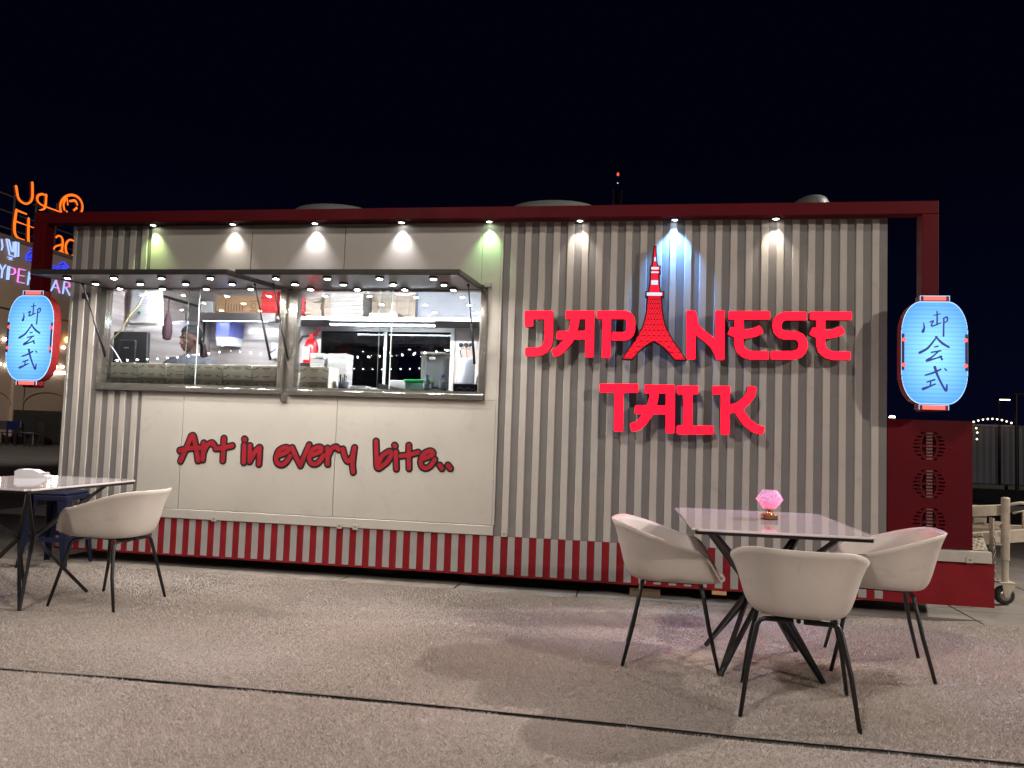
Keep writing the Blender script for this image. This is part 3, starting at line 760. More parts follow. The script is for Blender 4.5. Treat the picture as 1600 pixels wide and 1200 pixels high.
# serving windows: frame, sill, panes
for k, (a, b) in enumerate(WX):
    f = MB()
    f.box(a - 0.028, a + 0.022, -0.024, 0.055, WZ0 - 0.028, WZ1 + 0.03)
    f.box(b - 0.022, b + 0.028, -0.024, 0.055, WZ0 - 0.028, WZ1 + 0.03)
    f.box(a + 0.0225, b - 0.0225, -0.022, 0.055, WZ0 - 0.026, WZ0 + 0.030)
    f.box(a + 0.0225, b - 0.0225, -0.022, 0.055, WZ1 - 0.012, WZ1 + 0.028)
    fr = f.build('window_frame', CHROME, TR)
    mid = -3.56 if k == 0 else -1.92
    part('pane', a + 0.03, mid + 0.05, 0.020, 0.026, WZ0 + 0.031, WZ1 - 0.013, GLASS, fr)
    part('pane', mid - 0.05, b - 0.03, 0.034, 0.040, WZ0 + 0.031, WZ1 - 0.013, GLASS, fr)
    EDGEG = mat('glass_edge', (0.55, 0.62, 0.60), 0.15, spec=0.6)
    part('pane_edge', mid + 0.0502, mid + 0.0545, 0.019, 0.027, WZ0 + 0.031, WZ1 - 0.013, EDGEG, fr)
    part('pane_edge', mid - 0.0545, mid - 0.0502, 0.033, 0.041, WZ0 + 0.031, WZ1 - 0.013, EDGEG, fr)
    part('sill', a - 0.02, b + 0.02, -0.045, -0.0245, WZ0 - 0.030, WZ0 + 0.010, CHROME, fr, c=0.003)
part('latch', -2.735, -2.69, -0.035, -0.001, 1.345, 1.40, CHROME, c=0.004)
# drip channel at the end of the right hatch, sensor on the ribs
part('drip_channel', -1.128, -1.075, -0.045, -0.012, 2.262, 2.295, CREAM, c=0.004)
mb = MB().box(-4.525, -4.470, -0.055, -0.014, 2.150, 2.200, c=0.006).box(-4.518, -4.477, -0.0565, -0.0552, 2.157, 2.193, 1)
mb.build('sensor_box', [BLACKP, mat('sensor_face', (0.05, 0.04, 0.04), 0.2)], TR)

# hatches: top-hinged flaps, polished underneath, twelve small round lamps each
PUCKGLOW = emit('hatch_lamp_glow', (1.0, 0.95, 0.88), 1450.0)
puck = MB().lathe([(0.026, 0.0), (0.030, -0.002), (0.030, -0.018), (0.025, -0.020), (0.0175, -0.0195), (0.001, -0.0195)], (0, 0, 0), 18, mis=[0, 0, 0, 0, 1]).mesh('downlight', [BLACKP, PUCKGLOW])
HZ = lambda y: 2.246 + 0.055 * y      # underside height
for k, (a, b) in enumerate(((-4.335, -2.795), (-2.735, -1.140))):
    mb = MB()
    y0, y1 = -0.82, -0.028
    P = [(x, y, HZ(y) + dz) for x in (a, b) for y in (y0, y1) for dz in (0.0, 0.030)]
    mb.add(P, [(0, 1, 3, 2), (4, 6, 7, 5), (0, 4, 5, 1), (2, 3, 7, 6), (1, 5, 7, 3)], 0)
    mb.add(P, [(0, 2, 6, 4)], 1)
    h = mb.build('hatch', [DARKFRAME, MIRROR], TR)
    # dark edging round the underside
    e = MB()
    for q in ((a + 0.003, a + 0.020, y0 + 0.003, y1 - 0.003), (b - 0.020, b - 0.003, y0 + 0.003, y1 - 0.003), (a + 0.0205, b - 0.0205, y0 + 0.003, y0 + 0.020)):
        vs = [(x, y, HZ(y) - dz) for x in q[:2] for y in q[2:] for dz in (0.001, 0.006)]
        e.add(vs, [(0, 2, 3, 1), (4, 5, 7, 6), (0, 1, 5, 4), (2, 6, 7, 3), (0, 4, 6, 2), (1, 3, 7, 5)])
    e.build('edging', BLACKP, h)
    cols = (-4.13, -3.75, -3.37, -2.99) if k == 0 else (-2.49, -2.11, -1.73, -1.35)
    for x in cols:
        for y in (-0.70, -0.40, -0.12):
            link('downlight', puck, h, (x, y, HZ(y) - 0.001))
    for x in (a + 0.045, b - 0.045):
        t = Vector((x, -0.34, HZ(-0.34) - 0.012)); bt = Vector((x, -0.03, 1.68))
        m = t.lerp(bt, 0.48)
        s_ = MB().tube([t, m], 0.0045, 8, 1).tube([m, bt], 0.0095, 10, 0).ball(t, 0.012, 8, 0).ball(bt, 0.012, 8, 0)
        s_.build('gas_strut', [BLACKP, BLACKP], TR, True)

# red frame along the top with its uprights and eight spotlights
cf = part('top_beam', -4.955, 2.065, -0.122, -0.0165, 2.770, 2.860, RED, c=0.004)
for x0 in (-4.955, 1.957):
    part('upright', x0, x0 + 0.108, -0.122, -0.0165, 1.40, 2.7695, RED, cf, c=0.004)
SPOTC = [((0.66, 1.0, 0.36), 1.0), ((1.0, 0.93, 0.86), 1.0), ((0.96, 0.95, 1.0), 1.0), ((0.96, 0.95, 1.0), 1.0), ((0.50, 1.0, 0.42), 1.1), ((1.0, 0.93, 0.80), 0.9), ((0.15, 0.40, 1.0), 8.0), ((1.0, 0.90, 0.76), 1.0)]
for i, x in enumerate((-3.914, -3.211, -2.511, -1.799, -1.104, -0.411, 0.285, 0.998)):
    col, k = SPOTC[i]
    glow = emit('spot_glow_%d' % i, tuple(0.5 + 0.5 * c for c in col), 22.0)
    mb = MB().lathe([(0.030, 2.7695), (0.034, 2.767), (0.032, 2.760), (0.024, 2.758), (0.020, 2.7605), (0.001, 2.7605)], (x, -0.054, 0), 18, mis=[0, 0, 0, 0, 1])
    sp = mb.build('spotlight', [CHROME, glow], cf)
    spot('spot_lamp', (x, -0.054, 2.752), (x, -0.020, 2.0), 17.0 * k, col, 84, 1.0, 0.008, sp)

# skirt with white stripes
sk = part('skirt', XL, 2.458, -0.004, 0.016, 0.087, 0.3845, SKRED)
st = MB().box(0, 0.0525, -0.0085, -0.0045, 0.103, 0.3835).mesh('skirt_stripe', SKWHITE)
for n in range(-34, 26):
    link('skirt_stripe', st, sk, (-0.994 + 0.1075 * n, 0, 0))
# chassis, wheels, blocks under the floor
part('chassis_rail', -4.5, 2.2, 0.35, 0.43, 0.28, 0.384, BLACK)
part('chassis_rail', -4.5, 2.2, 1.65, 1.73, 0.28, 0.384, BLACK)
for x in (-1.9, -1.1):
    for y in (0.12, 1.80):
        w = MB().lathe([(0.10, 0.0), (0.22, 0.0), (0.27, 0.03), (0.275, 0.06), (0.275, 0.14), (0.27, 0.17), (0.22, 0.20), (0.10, 0.20)], (x, y, 0.275), 28, 0, 'y')
        w.lathe([(0.03, -0.012), (0.12, -0.01), (0.15, 0.004), (0.15, 0.02)], (x, y, 0.275), 20, 1, 'y')
        w.build('wheel', [RUBBER, mat('wheel_rim', (0.3, 0.3, 0.3), 0.4, 0.8)], TR)
part('support_block', 0.02, 0.24, 0.05, 0.20, 0.001, 0.06, mat('timber_block', (0.16, 0.10, 0.06), 0.8, var=0.3, scale=12))
part('tail_lamp', 0.60, 0.70, -0.012, 0.02, 0.058, 0.084, mat('lamp_plastic', (0.5, 0.28, 0.14), 0.3))
# roof vents
for x0, x1, h in ((-3.10, -2.30, 0.268), (-1.12, -0.28, 0.270), (1.25, 1.55, 0.284)):
    c = (x0 + x1) / 2; r = (x1 - x0) / 2
    mb = MB()
    P = [(1.0, 0.0), (1.0, 0.6), (0.96, 0.78), (0.85, 0.9), (0.6, 0.98), (0.02, 1.0)]
    n = 24
    mb.lathe([(p * r, q * h) for p, q in P], (0, 0, 0), n)
    mb.v = [(c + v[0], 0.75 + v[1] * (0.30 / r), 2.851 + v[2]) for v in mb.v]
    smooth_by_angle(mb.build('roof_vent', mat('vent_plastic', (0.10, 0.105, 0.095), 0.5), TR))

# drawbar end on the right
part('side_rail', 1.772, 2.433, -0.032, 0.02, 0.386, 0.463, WHITEPAINT, c=0.003)
# red cover with pierced roundels: one pierced plate in front of a box
xs, zs, XX, ZZ = grid(1.76, 2.34, 0.455, 1.365, 0.0042)
def rbox(X, Z, x0, x1, z0, z1):
    return np.maximum(np.maximum(x0 - X, X - x1), np.maximum(z0 - Z, Z - z1))
Dp = rbox(XX, ZZ, 1.7745, 2.322, 0.470, 1.345)
for cz in (1.166, 0.905, 0.642):
    cx = 2.046
    rr = np.hypot(XX - cx, ZZ - cz)
    solidp = np.full(XX.shape, 9.0)
    for q in range(-4, 5):                                                    # side slats
        s_ = np.abs(ZZ - cz - q * 0.0255) - 0.0075
        solidp = np.minimum(solidp, np.maximum(s_, 0.044 - np.abs(XX - cx)))
    el = np.abs(np.hypot((XX - cx) / 0.054, (ZZ - cz) / 0.098) - 1) * 0.062 - 0.0075  # oval ring
    solidp = np.minimum(solidp, el)
    solidp = np.minimum(solidp, np.abs(XX - cx) - 0.0225)                     # centre band
    solidp = np.minimum(solidp, np.maximum(np.abs(ZZ - cz) - 0.007, np.abs(XX - cx) - 0.054))
    hole = np.maximum(rr - 0.104, -solidp)
    Dp = np.maximum(Dp, -hole)
Dp[np.abs(Dp) < 1e-9] = 1e-9
rc = solid(contours(Dp, xs, zs), FRONT, -0.004, 0.012).build('front_cover', RED, TR)
for cz in (1.166, 0.905, 0.642):
    mb = MB()
    for q in range(9):
        mb.box(2.046 - 0.019, 2.046 + 0.019, -0.0072, -0.0045, cz - 0.092 + q * 0.022, cz - 0.092 + q * 0.022 + 0.009)
    mb.build('lattice', mat('roundel_metal', (0.16, 0.12, 0.115), 0.5, 0.5), rc)
cb = MB().box(1.7745, 2.322, 0.030, 0.52, 0.4705, 1.3448)
cb.build('cover_box', mat('cover_back', (0.05, 0.035, 0.035), 0.6), TR)
mb = MB().lathe([(0.022, 1.346), (0.022, 1.362), (0.018, 1.374), (0.002, 1.378)], (1.885, 0.25, 0), 14, mis=[0, 1, 1])
mb.build('cover_lamp', [BLACKP, emit('cover_lamp_glow', (1.0, 0.95, 0.85), 10.0)], TR)
BEIGE = mat('drawbar_beige', (0.42, 0.36, 0.28), 0.55, var=0.25, scale=9, bump=0.05, bscale=90)
# chequer deck behind the rail
mb = MB()
mb.add([(2.323, 0.03, 0.466), (2.432, 0.03, 0.466), (2.70, 0.75, 0.50), (2.323, 0.75, 0.50)], [(0, 1, 2, 3)])
mb.add([(2.323, 0.03, 0.456), (2.432, 0.03, 0.456), (2.70, 0.75, 0.490), (2.323, 0.75, 0.490)], [(3, 2, 1, 0)])
mb.add([(2.432, 0.03, 0.466), (2.432, 0.03, 0.456), (2.70, 0.75, 0.490), (2.70, 0.75, 0.50)], [(0, 1, 2, 3)])
for i in range(11):
    for j in range(22):
        x = 2.335 + i * 0.030 + (0.015 if j % 2 else 0); y = 0.05 + j * 0.032
        if x < 2.425 + (y - 0.03) * 0.37:
            z = 0.466 + (y - 0.03) * 0.0472
            s_ = 1 if (i + j) % 2 else -1
            mb.obox((x - 0.008, y - 0.008 * s_, z + 0.0015), (x + 0.008, y + 0.008 * s_, z + 0.0015), 0.005, 0.003)
mb.build('chequer_deck', BEIGE, TR)
mb = MB()
mb.obox((1.8, 0.30, 0.43), (3.35, 1.05, 0.50), 0.06, 0.09)
mb.obox((1.8, 1.80, 0.43), (3.35, 1.10, 0.50), 0.06, 0.09)
mb.box(2.62, 2.78, 0.86, 1.02, 0.56, 0.70, c=0.006)
mb.obox((2.55, 0.62, 0.68), (2.82, 0.66, 0.70), 0.06, 0.075)
mb.obox((2.52, 0.60, 0.57), (2.78, 0.62, 0.57), 0.03, 0.02)
mb.tube([(2.55, 0.60, 0.675), (2.50, 0.60, 0.60), (2.465, 0.60, 0.78)], 0.008, 8)
mb.build('drawbar', BEIGE, TR)
jw = MB().tube([(2.795, 0.60, 0.33), (2.80, 0.60, 0.79)], 0.030, 16).ball((2.80, 0.60, 0.79), (0.030, 0.030, 0.010), 12)
jw.tube([(2.794, 0.60, 0.17), (2.795, 0.60, 0.335)], 0.023, 14)
jw.box(2.70, 2.765, 0.575, 0.625, 0.44, 0.455).box(2.70, 2.765, 0.575, 0.625, 0.60, 0.615).box(2.698, 2.712, 0.57, 0.63, 0.40, 0.64)
jk = jw.build('jockey_post', BEIGE, TR)
smooth_by_angle(jk)
fk = MB()
fk.box(2.735, 2.85, 0.55, 0.65, 0.160, 0.172, c=0.003)
fk.add([(2.755, 0.555, 0.160), (2.848, 0.555, 0.160), (2.812, 0.555, 0.085), (2.798, 0.555, 0.058), (2.772, 0.555, 0.065),
        (2.755, 0.561, 0.160), (2.848, 0.561, 0.160), (2.812, 0.561, 0.085), (2.798, 0.561, 0.058), (2.772, 0.561, 0.065)],
       [(0, 4, 3, 2, 1), (5, 6, 7, 8, 9), (0, 1, 6, 5), (1, 2, 7, 6), (2, 3, 8, 7), (3, 4, 9, 8), (4, 0, 5, 9)])
fk.build('wheel_fork', BEIGE, jk)
wj = MB().lathe([(0.02, 0.57), (0.055, 0.572), (0.068, 0.582), (0.070, 0.60), (0.068, 0.618), (0.055, 0.628), (0.02, 0.63)], (2.785, 0.0, 0.072), 22, 0, 'y')
wj.lathe([(0.008, 0.560), (0.030, 0.566), (0.040, 0.572)], (2.785, 0.0, 0.072), 14, 1, 'y')
wj.build('jockey_wheel', [RUBBER, mat('hub_metal', (0.35, 0.33, 0.30), 0.35, 0.9)], jk)
ch = MB()
for i in range(11):
    z = 0.50 - i * 0.030; pts = []
    for k in range(9):
        a = 2 * math.pi * k / 8
        q = (math.cos(a) * 0.009, 0, math.sin(a) * 0.019) if i % 2 else (0, math.cos(a) * 0.009, math.sin(a) * 0.019)
        pts.append((2.655 + q[0], 0.45 + q[1], z + q[2]))
    ch.tube(pts, 0.0035, 6, cap=False)
ch.build('safety_chain', mat('chain_metal', (0.36, 0.32, 0.26), 0.4, 0.8), TR, True)
hd = MB().tube([(2.86, 0.62, 0.68), (2.93, 0.62, 0.70), (2.93, 0.62, 0.58), (2.99, 0.62, 0.56)], 0.010, 8).tube([(2.80, 0.60, 0.74), (2.90, 0.60, 0.76), (3.05, 0.60, 0.76)], 0.012, 8)
hd.build('crank_handle', BEIGE, jk, True)

# slogan: black sticker outline with red letters on it
allst = [s for _, l in SLOGAN for s in l]
sl = stroke_solid(allst, FRONT, -0.0125, -0.0102, 0.004, 0.0125).build('slogan', mat('sticker_black', (0.012, 0.009, 0.009), 0.4), TR)
SRED = mat('sticker_red', (0.27, 0.011, 0.019), 0.4, var=0.25, scale=9)
for n, l in SLOGAN:
    stroke_solid([(f_, [(u, v, r_ - 0.0015) for u, v, r_ in q_]) for f_, q_ in l], FRONT, -0.0148 - random.uniform(0, 0.0004), -0.0126, 0.003).build('letter', SRED, sl)

# ================================================================== LIT SIGN ON THE RIBS
SG = empty('illuminated_sign', (0.27, -0.06, 1.7))
tag(SG, 'glowing red sign reading JAPANESE TALK with a lattice tower, on the ribbed wall', 'sign')
REDGLOW = emit('sign_red_glow', (1.0, 0.0008, 0.017), 2.2)
SIDERED = mat('sign_return', (0.10, 0.004, 0.012), 0.4)
inv = lambda pl: (lambda u, v, t: (u - 0.27, t + 0.06, v - 1.7))
SP = inv(FRONT)
for n, l in SIGN:
    o = stroke_solid(l, SP, -0.120, -0.060, 0.004, mf=0, ms=1).build('letter', [REDGLOW, SIDERED], SG)
    # stand-off pins behind each letter
    x = sum(q[0] for q in l[0][1]) / len(l[0][1]); z = l[0][1][0][1]
    MB().tube([SP(x, z, -0.0595), SP(x, z, -0.001)], 0.006, 8).build('mounting_pin', BLACK, o)
for x, z in ((-0.45, 1.90), (0.85, 1.90), (0.30, 1.50)):           # red light the glowing faces throw forward
    spot('sign_lamp', (x, -0.135, z), (x + 0.1, -1.2, z - 0.62), 14.0, (1.0, 0.03, 0.10), 112, 0.4, 0.0)
# tower: outline plate, glowing body, white platforms, dark lattice
TX = 0.150
def tower_half(z):
    pts = [(1.726, 0.221), (1.80, 0.172), (1.858, 0.131), (1.91, 0.103), (1.96, 0.077), (2.02, 0.061), (2.08, 0.051), (2.165, 0.045), (2.19, 0.040), (2.30, 0.026), (2.36, 0.022), (2.43, 0.010), (2.50, 0.004), (2.545, 0.002)]
    return np.interp(z, [p[0] for p in pts], [p[1] for p in pts])
xs, zs, XX, ZZ = grid(TX - 0.26, TX + 0.26, 1.69, 2.58, 0.003)
body = np.maximum(np.abs(XX - TX - (ZZ - 2.0) * -0.012) - tower_half(ZZ), np.maximum(1.727 - ZZ, ZZ - 2.545))
arch = np.maximum(1.60 - ZZ, ZZ - (1.858 - 3.4 * (XX - TX) ** 2 - 0.35 * np.abs(XX - TX)))
body = np.maximum(body, -arch)
for z0, z1, hw in ((2.186, 2.212, 0.058), (2.352, 2.366, 0.030), (2.378, 2.400, 0.030)):
    body = np.minimum(body, rbox(XX, ZZ, TX - hw, TX + hw, z0, z1))
plate = body - 0.010
for D_ in (body, plate):
    D_[np.abs(D_) < 1e-9] = 1e-9
tw = solid(contours(plate, xs, zs), SP, -0.112, -0.060).build('tower_emblem', mat('tower_backing', (0.03, 0.004, 0.008), 0.4), SG)
solid(contours(body, xs, zs), SP, -0.118, -0.1125).build('tower_face', emit('tower_red_glow', (1.0, 0.003, 0.028), 0.85), tw)
WG = emit('tower_white_glow', (0.50, 0.72, 0.95), 0.9)
mb = MB()
for z0, z1, hw in ((2.188, 2.210, 0.054), (2.268, 2.300, 0.024), (2.354, 2.364, 0.027), (2.380, 2.397, 0.027), (2.440, 2.470, 0.006)):
    mb.add([SP(x, z, t) for x in (TX - 0.004 - hw, TX - 0.004 + hw) for t in (-0.1205, -0.1182) for z in (z0, z1)], [(0, 1, 3, 2), (4, 6, 7, 5), (0, 4, 5, 1), (2, 3, 7, 6), (0, 2, 6, 4), (1, 5, 7, 3)])
mb.build('platform', WG, tw)
# lattice bars
mb = MB(); mb2 = MB()
rows = [1.735, 1.775, 1.815, 1.855, 1.895, 1.935, 1.975, 2.015, 2.055, 2.095, 2.130, 2.160, 2.183]
def inshape(x, z):
    i = int(round((x - xs[0]) / 0.003)); j = int(round((z - zs[0]) / 0.003))
    return 0 <= i < len(xs) and 0 <= j < len(zs) and body[i, j] < -0.002
def bar(m, a, b, w):
    n = 10; seg = None
    for k in range(n):
        p = (a[0] + (b[0] - a[0]) * k / n, a[1] + (b[1] - a[1]) * k / n); q = (a[0] + (b[0] - a[0]) * (k + 1) / n, a[1] + (b[1] - a[1]) * (k + 1) / n)
        if inshape((p[0] + q[0]) / 2, (p[1] + q[1]) / 2):
            seg = (seg[0], q) if seg else (p, q)
        elif seg:
            m.obox(SP(*seg[0], -0.1192), SP(*seg[1], -0.1192), w, 0.0015, up=(0, 1, 0)); seg = None
    if seg:
        m.obox(SP(*seg[0], -0.1192), SP(*seg[1], -0.1192), w, 0.0015, up=(0, 1, 0))
for i in range(len(rows) - 1):
    za, zb = rows[i], rows[i + 1]
    ha, hb = float(tower_half(za)), float(tower_half(zb))
    nb = 6
    for k in range(nb):
        a0 = TX - ha + 2 * ha * k / nb; a1 = TX - ha + 2 * ha * (k + 1) / nb
        b0 = TX - hb + 2 * hb * k / nb; b1 = TX - hb + 2 * hb * (k + 1) / nb
        bar(mb, (a0, za), (b1, zb), 0.0026)
        bar(mb, (a1, za), (b0, zb), 0.0026)
    bar(mb, (TX - ha, za), (TX + ha, za), 0.0030)
mb.build('lattice', mat('tower_line', (0.05, 0.003, 0.008), 0.5), tw)

# ================================================================== LANTERN-SHAPED LIGHT BOXES
def lantern_material():
    m = bpy.data.materials.new('lantern_face')
    m.use_nodes = True
    nt = m.node_tree
    b = nt.nodes['Principled BSDF']
    t = nt.nodes.new('ShaderNodeTexCoord')
    sp_ = nt.nodes.new('ShaderNodeSeparateXYZ')
    nt.links.new(t.outputs['Object'], sp_.inputs[0])
    # printed paper ribs
    w = nt.nodes.new('ShaderNodeMath'); w.operation = 'MULTIPLY'; w.inputs[1].default_value = 2 * math.pi / 0.0295
    nt.links.new(sp_.outputs['Z'], w.inputs[0])
    s_ = nt.nodes.new('ShaderNodeMath'); s_.operation = 'SINE'; nt.links.new(w.outputs[0], s_.inputs[0])
    mr = nt.nodes.new('ShaderNodeMapRange'); mr.inputs['From Min'].default_value = -1; mr.inputs['From Max'].default_value = -0.4
    mr.inputs['To Min'].default_value = 0.80; mr.inputs['To Max'].default_value = 1.0
    nt.links.new(s_.outputs[0], mr.inputs['Value'])
    # the print is paler in the middle
    x2 = nt.nodes.new('ShaderNodeMath'); x2.operation = 'MULTIPLY'; x2.inputs[1].default_value = 3.4
    nt.links.new(sp_.outputs['X'], x2.inputs[0])
    z2 = nt.nodes.new('ShaderNodeMath'); z2.operation = 'MULTIPLY'; z2.inputs[1].default_value = 2.3
    nt.links.new(sp_.outputs['Z'], z2.inputs[0])
    cb_ = nt.nodes.new('ShaderNodeCombineXYZ'); nt.links.new(x2.outputs[0], cb_.inputs[0]); nt.links.new(z2.outputs[0], cb_.inputs[2])
    ln = nt.nodes.new('ShaderNodeVectorMath'); ln.operation = 'LENGTH'; nt.links.new(cb_.outputs[0], ln.inputs[0])
    rp = nt.nodes.new('ShaderNodeValToRGB')
    rp.color_ramp.elements[0].position = 0.1; rp.color_ramp.elements[0].color = (0.25, 0.63, 0.90, 1)
    rp.color_ramp.elements[1].position = 0.95; rp.color_ramp.elements[1].color = (0.055, 0.235, 0.80, 1)
    nt.links.new(ln.outputs['Value'], rp.inputs[0])
    mu = nt.nodes.new('ShaderNodeVectorMath'); mu.operation = 'SCALE'
    nt.links.new(rp.outputs[0], mu.inputs[0]); nt.links.new(mr.outputs[0], mu.inputs['Scale'])
    nt.links.new(mu.outputs[0], b.inputs['Emission Color'])
    b.inputs['Emission Strength'].default_value = 1.45
    b.inputs['Base Color'].default_value = (0.01, 0.03, 0.06, 1)
    b.inputs['Roughness'].default_value = 0.3
    return m
LFACE = lantern_material()
LTRIM = emit('lantern_edge_glow', (0.36, 0.62, 1.0), 1.1)
LCAP = emit('lantern_cap_glow', (1.0, 0.16, 0.13), 1.0)
LINK = mat('lantern_ink', (0.012, 0.016, 0.10), 0.4, emis=(0.03, 0.035, 0.22), estr=1.0)
LCX, LCZ = 1.989, 1.79
def rr_field(X, Z, hw, hh, r):
    qx = np.abs(X) - hw + r; qz = np.abs(Z) - hh + r
    return np.hypot(np.maximum(qx, 0), np.maximum(qz, 0)) + np.minimum(np.maximum(qx, qz), 0) - r
xs, zs, XX, ZZ = grid(-0.25, 0.25, -0.44, 0.44, 0.004)
Fb = np.hypot(np.maximum(np.abs(XX) - 0.080, 0) / 0.127, np.maximum(np.abs(ZZ) - 0.130, 0) / 0.215)
Fb = np.maximum((Fb - 1) * 0.150, np.maximum(np.abs(XX) - 0.207, np.abs(ZZ) - 0.345))
Fc = np.minimum(rbox(XX, ZZ, -0.090, 0.096, 0.30, 0.384), rbox(XX, ZZ, -0.096, 0.090, -0.384, -0.30))
Fs = np.minimum(Fb, Fc)
for F in (Fb, Fs):
    F[np.abs(F) < 1e-9] = 1e-9
LM = {}
LP = lambda u, v, t: (u, t, v)
LM['case'] = solid(contours(Fs, xs, zs), LP, -0.2455, -0.165).mesh('light_box', [mat('lantern_side', (0.22, 0.010, 0.012), 0.45)])
Fi = Fb + 0.005; Fi[np.abs(Fi) < 1e-9] = 1e-9
LM['face'] = solid(contours(Fi, xs, zs), LP, -0.2490, -0.2460).mesh('face', [LFACE])
trim = np.maximum(Fb, -(Fb + 0.0045)); trim[np.abs(trim) < 1e-9] = 1e-9
LM['trim'] = solid(contours(trim, xs, zs), LP, -0.2505, -0.2460).mesh('edge_strip', [LTRIM])
def lantern(name, loc, label):
    e = empty(name, loc)
    tag(e, label, 'lantern sign', 'lantern shaped light boxes on the red frame')
    c = link('light_box', LM['case'], e)
    link('face', LM['face'], e); link('edge_strip', LM['trim'], e)
    for s_, off in ((1, 0.003), (-1, -0.003)):
        z0, z1 = (0.350, 0.382) if s_ > 0 else (-0.382, -0.350)
        MB().box(-0.070 + off, 0.070 + off, -0.2492, -0.246, z0 + 0.002, z1 - 0.002).build('cap_light', LCAP, e)
        f = MB()
        f.box(-0.093 + off, 0.093 + off, -0.2500, -0.246, z1 - 0.0015, z1 + 0.0015); f.box(-0.093 + off, -0.090 + off, -0.2500, -0.246, z0, z1 - 0.002)
        f.box(0.090 + off, 0.093 + off, -0.2500, -0.246, z0, z1 - 0.002)
        f.build('cap_strip', LTRIM, e)
    for s_ in (-1, 1):
        x = s_ * 0.197
        b_ = MB().box(x - 0.008, x + 0.008, -0.2535, -0.2507, -0.120, 0.125).build('side_band', mat('lantern_band', (0.05, 0.03, 0.14), 0.4), e)
        for z in (0.085, -0.085):
            MB().lathe([(0.001, -0.2560), (0.014, -0.2555), (0.014, -0.2537)], (x - s_ * 0.006, 0, z), 12, 0, 'y').build('band_light', LCAP, b_)
    for n, l in KANJI:
        pl = lambda u, v, t: (u - LCX, t, v - LCZ)
        stroke_solid(l, pl, -0.2510, -0.2492, 0.0018).build('character', LINK, e)
    spot('lantern_lamp', (loc[0], -0.262, loc[2]), (loc[0] - 0.25, -1.3, loc[2] - 0.55), 62.0, (0.50, 0.42, 1.0), 112, 0.3, 0.0)
    MB().box(-0.035, 0.035, -0.164, -0.1235, -0.30, 0.30).build('bracket', BLACK, e)
    return e
lantern('lantern_sign', (LCX, 0, LCZ), 'blue glowing lantern sign on the right end of the red frame, above the red cover')
lantern('lantern_sign', (-4.808, 0, 1.795), 'blue glowing lantern sign at the left end of the red frame')

# ================================================================== KITCHEN FITTINGS
LED = emit('kitchen_tube_glow', (0.97, 0.97, 1.0), 340.0)
for a, b, y, z in ((-3.30, -2.45, 0.30, 2.585), (-4.05, -3.40, 0.30, 2.585), (-2.2, -1.2, 0.30, 2.585)):
    mb = MB().box(a, b, y - 0.04, y + 0.04, z, z + 0.033, c=0.004).box(a + 0.02, b - 0.02, y - 0.028, y + 0.028, z - 0.016, z - 0.001, 1)
    mb.build('ceiling_tube', [PLASTICW, LED], TR)
mb = MB().box(-4.50, -3.75, 1.66, 1.70, 2.230, 2.254).box(-4.49, -3.76, 1.658, 1.702, 2.220, 2.229, 1)  # left strip is added to brighten the back wall
mb.build('shelf_strip_light', [PLASTICW, emit('shelf_strip_glow', (0.85, 0.92, 1.0), 45.0)], TR)
mb = MB().box(-3.07, -1.96, 1.66, 1.70, 2.200, 2.224).box(-3.06, -1.97, 1.658, 1.702, 2.190, 2.199, 1)
mb.build('shelf_strip_light', [PLASTICW, emit('shelf_strip_glow', (0.85, 0.92, 1.0), 30.0)], TR)
mb = MB().box(-1.82, -1.61, 2.045, 2.059, 2.01, 2.09, c=0.003)
for q in range(3):
    mb.lathe([(0.022, 2.044), (0.022, 2.020), (0.018, 2.012), (0.002, 2.010)], (-1.77 + 0.055 * q, 0, 2.045), 12, 1, 'y')
mb.tube([(-1.77, 2.01, 2.04), (-1.76, 1.98, 1.95), (-1.70, 1.97, 1.80), (-1.66, 1.95, 1.62)], 0.005, 6, 1).tube([(-1.715, 2.01, 2.04), (-1.69, 1.98, 1.93), (-1.63, 1.96, 1.78)], 0.005, 6, 2)
mb.build('socket_strip', [PLASTICW, BLACKP, mat('orange_cable', (0.6, 0.18, 0.04), 0.5)], TR)

# ---- printed takeaway boxes on the sills
CARD = mat('printed_card', (0.90, 0.83, 0.67), 0.6, var=0.08, scale=20)
INK = mat('branch_ink', (0.03, 0.025, 0.02), 0.6)
REDINK = mat('red_ink', (0.35, 0.10, 0.07), 0.6)
def takeaway_meshes(w, h, d):
    b = MB().box(0, w, 0, d, 0, h, c=0.0025)
    me = b.mesh('takeaway_box', [CARD])
    p = MB()
    for i in range(5):
        p.box(w * 0.36 + i * w * 0.055, w * 0.36 + i * w * 0.055 + w * 0.04, -0.0012, -0.0002, h * 0.56, h * 0.68)
    for i in range(3):
        p.box(w * 0.42 + i * w * 0.055, w * 0.42 + i * w * 0.055 + w * 0.04, -0.0012, -0.0002, h * 0.40, h * 0.46)
    q = MB()
    def branch(x, z, s, k):
        st_ = [(0, [(x, z, 0.002), (x + s * 0.028, z + 0.008, 0.0016), (x + s * 0.052, z + 0.020, 0.0010)]), (0, [(x + s * 0.018, z + 0.005, 0.0012), (x + s * 0.030, z - 0.008, 0.001)]),
               (0, [(x + s * 0.030, z + 0.009, 0.0012), (x + s * 0.036, z + 0.024, 0.001)]), (0, [(x + s * 0.040, z + 0.014, 0.0016), (x + s * 0.046, z + 0.004, 0.0012)])]
        stroke_solid(st_, lambda u, v, t: (u, t, v), -0.0012, -0.0002, 0.0016, mb=q)
    branch(0.004, h * 0.45, 1, 0); branch(w - 0.004, h * 0.40, -1, 0)
    return me, p.mesh('print', [REDINK]), q.mesh('branch_drawing', [INK])
BOXG = 'printed takeaway boxes along the serving sills'
